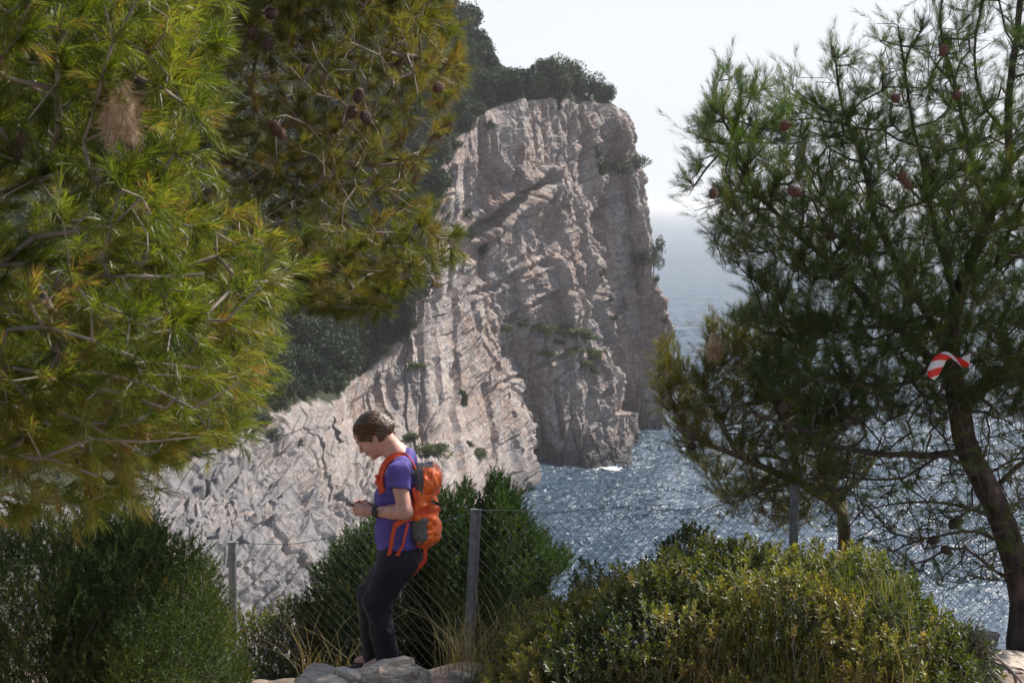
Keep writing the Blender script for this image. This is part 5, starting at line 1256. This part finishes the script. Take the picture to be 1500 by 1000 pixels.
    tag(root, 'person in violet t-shirt and dark trousers looking down at a phone by the fence', 'person')
    # --- phone held in both hands
    mb = MB(); c = Wp(523, 742, -.03); a1 = nrm(np.array([[-.6, .0, .55]]))[0]; a2 = np.array([0, 1., 0]); a3 = np.cross(a1, a2)
    v = np.array([c+a1*x*.045+a2*y*.05+a3*z*.004 for x in (-1, 1) for y in (-1, 1) for z in (-1, 1)]); mb.add(v, [(0, 1, 3, 2), (4, 6, 7, 5), (0, 4, 5, 1), (2, 3, 7, 6), (0, 2, 6, 4), (1, 5, 7, 3)])
    o = link('phone', mb.mesh('phone', MAT['blackplastic'])); tag(o, 'small dark phone held in both hands of the person', 'phone')
build_woman()

def build_backpack():
    root = empty('backpack', Wp(622, 798))
    F_ = Field([Wp(592, 0)[0], Y0-.20, Wp(0, 812)[2]], [Wp(660, 0)[0], Y0+.20, Wp(0, 664)[2]], .0045)
    F_.cone(Wp(620, 722), Wp(621, 782), .070, .070, .02, sy=1.9); F_.cone(Wp(628, 742), Wp(631, 778), .055, .062, .03, sy=1.5); F_.ell(Wp(612, 740), (.05, .14, .2), .03)
    F_.wrinkle(.010, .06, 31, 3, (1, 1, 1.3)); F_.cut(Wp(601, 700), (-1, 0, 0.02)); link('main_pack', F_.mesh('main_pack', MAT['orange']), root)
    L = Field([Wp(592, 0)[0], Y0-.20, Wp(0, 745)[2]], [Wp(660, 0)[0], Y0+.20, Wp(0, 664)[2]], .0042)
    M = np.array(Matrix.Rotation(R(28), 3, 'Y')); L.ell(Wp(624, 706), (.084, .142, .118), .02, M=M); L.ell(Wp(613, 690), (.055, .12, .05), .03, M=M)
    L.wrinkle(.011, .05, 33, 3, (1.3, .8, .8)); lid = L.mesh('lid', MAT['orange']); lid.materials.append(MAT['greynyl'])
    # grey side flap: faces whose centre lies in front of the seam
    n = len(lid.polygons); c = np.zeros(n*3); lid.polygons.foreach_get('center', c); c = c.reshape(-1, 3); x, y = proj(c)
    lid.polygons.foreach_set('material_index', ((x < 623-(y-718)*-.12+np.where(y > 705, (y-705)*-.25, 0)+np.where(y < 684, 16, 0)) & (x < 640)).astype(np.int32)); link('lid', lid, root)
    G = Field([Wp(594, 0)[0], Y0-.22, Wp(0, 806)[2]], [Wp(650, 0)[0], Y0-.02, Wp(0, 745)[2]], .004)
    G.cone(Wp(614, 762, -.105), Wp(616, 786, -.105), .050, .046, .01, sy=.8); G.cut(Wp(614, 757, -.1), (0, 0, 1)); G.wrinkle(.005, .04, 35, 2)
    link('side_pocket', G.mesh('side_pocket', MAT['greynyl']), root)
    mb = MB(); b0 = Wp(609, 748, -.115); b1 = Wp(608, 735, -.115); mb.tube([b0, b1, b1+np.array([0, 0, .012])], [.020, .020, .013], 12)
    o = link('bottle', mb.mesh('bottle', MAT['green'], True)); tag(o, 'green topped bottle in the side pocket of the backpack', 'bottle')
    # shoulder straps
    def strap(pts, w, nd, name='strap', mat='redstrap', th=.006):
        mb = MB(); ribbon(mb, [Wp(*q) for q in pts], w, th, nd); return link(name, mb.mesh(name, MAT[mat]), root)
    strap([(606,690,-.075),(599,676,-.08),(590,667.5,-.085),(578,668.5,-.088),(567,676,-.092),(560,689,-.10),(557,705,-.10),(560,720,-.105),(567,732,-.12),(580,743,-.14)], .040, (-.5, -.75, .5), 'shoulder_strap', 'redstrap', .012)
    strap([(606,690,.08),(600,672,.08),(593,664,.085),(584,664,.09),(576,672,.1)], .045, (-.1, -.4, 1), 'shoulder_strap', 'orange', .012)
    strap([(578,742,-.150),(590,747,-.16),(602,752,-.155)], .02, (0, -1, 0))
    strap([(561,694,-.11),(554,701,-.09),(550,709,-.03)], .02, (-.8, -.6, 0), 'chest_strap')
    mb = MB(); c = Wp(553.5, 699, -.095); mb.tube([c+np.array([-.012, 0, .012]), c+np.array([.004, -.01, -.012])], .009, 8); link('buckle', mb.mesh('buckle', MAT['redstrap']), root)
    strap([(604,758,-.175),(596,760,-.180),(585,765,-.178),(578,770,-.168)], .03, (0, -1, 0), 'hip_belt', 'redstrap', .008)
    strap([(579,768,-.172),(575,785,-.176),(572,803,-.172),(568,820,-.168)], .022, (.1, -1, 0), 'dangling_strap', 'redstrap', .003)
    strap([(598,766,-.176),(593,785,-.182),(590,798,-.18),(582,812,-.172),(575,822,-.168)], .014, (.1, -1, 0), 'dangling_strap', 'redstrap', .003)
    strap([(585,809,-.175),(580,815,-.17),(574,824,-.166)], .022, (.3, -1, .4), 'dangling_strap', 'redstrap', .004)
    strap([(622,794,-.06),(623,806,-.06),(622,820,-.06),(613,830,-.065),(604,841,-.07)], .026, (.6, -.8, .2), 'dangling_strap', 'redstrap', .003)
    strap([(606,714,-.145),(610,730,-.150),(618,744,-.148),(625,752,-.14)], .020, (0, -1, 0), 'compression_strap', 'redstrap')
    strap([(603,752,-.150),(616,750,-.152),(630,749,-.140),(645,745,-.10)], .022, (0, -1, 0), 'compression_strap', 'redstrap')
    strap([(632,733,-.11),(640,737,-.105),(646,739,-.08)], .018, (.4, -1, 0), 'compression_strap', 'blackplastic', .008)
    tag(root, 'orange and grey hiking backpack worn by the person in violet', 'backpack')
build_backpack()

# ------------------------------------------------------------------ foam at the cliff foot
def foam(cx, cy, w, d, seed, label):
    c = PZ(cx, 60*FPX/(cy-303), 0.); g = np.random.default_rng(seed); n, m = 90, 60
    x = np.linspace(-1, 1, n); y = np.linspace(-1, 1, m); X, Yy = np.meshgrid(x, y); p = np.stack([X*w, Yy*d, 0*X], -1)
    edge = 1-(X**2+Yy**2); nz = fbm(p/2.2, 4, seed)*.9+fbm(p/.6, 2, seed+3)*.5; hgt = .25+.22*fbm(p/1.2, 3, seed+9)
    P3 = p+c; P3[..., 2] = hgt*np.clip(edge+nz*.5, 0, 1)+.1; ok = (edge+nz*.75) > .38
    i = np.arange(m-1)[:, None]*n+np.arange(n-1)[None]; q = np.stack([i, i+1, i+n+1, i+n], -1).reshape(-1, 4); k = ok[:-1, :-1].ravel()
    o = link('sea_foam', mesh_np('sea_foam', P3.reshape(-1, 3), [q[k]], MAT['foam'], True)); tag(o, label, kind='stuff')
MAT['foam'] = plain('sea_foam', (.78, .80, .82), .6, .1, 2.)
foam(893, 688, 6.5, 5.5, 1, 'white foam where the swell breaks at the foot of the middle cliff')
foam(930, 648, 5, 6, 2, 'thin white foam by the outer headland')
foam(795, 706, 2.2, 4, 3, 'small white foam patch by the near buttress foot')
foam(840, 692, 5, 2.5, 5, 'thin line of foam along the foot of the middle cliff')
foam(955, 642, 4, 5, 6, 'thin foam between the middle cliff and the outer headland')
foam(985, 632, 2.5, 6, 4, 'white foam at the tip of the outer headland')

# ------------------------------------------------------------------ air
def build_haze():
    m = bpy.data.materials.new('sea_air'); m.use_nodes = True; n = m.node_tree; n.nodes.remove(n.nodes['Principled BSDF'])
    v = n.nodes.new('ShaderNodeVolumePrincipled'); v.inputs['Color'].default_value = (.97, .985, 1, 1); v.inputs['Density'].default_value = HAZE
    v.inputs['Anisotropy'].default_value = .3
    n.links.new(v.outputs[0], n.nodes['Material Output'].inputs['Volume'])
    x, y0, y1, z0, z1 = 31000, -31000, 31000, -16., 125.
    vs = [(a, b_, c) for a in (-x, x) for b_ in (y0, y1) for c in (z0, z1)]
    fs = [(0, 1, 3, 2), (4, 6, 7, 5), (0, 4, 5, 1), (2, 3, 7, 6), (0, 2, 6, 4), (1, 5, 7, 3)]
    o = link('haze', mesh_np('haze', np.array(vs, float), [np.array(fs)], m)); tag(o, 'pale sea haze that whitens the far water', kind='stuff')
HAZE = 1.25e-4
build_haze()
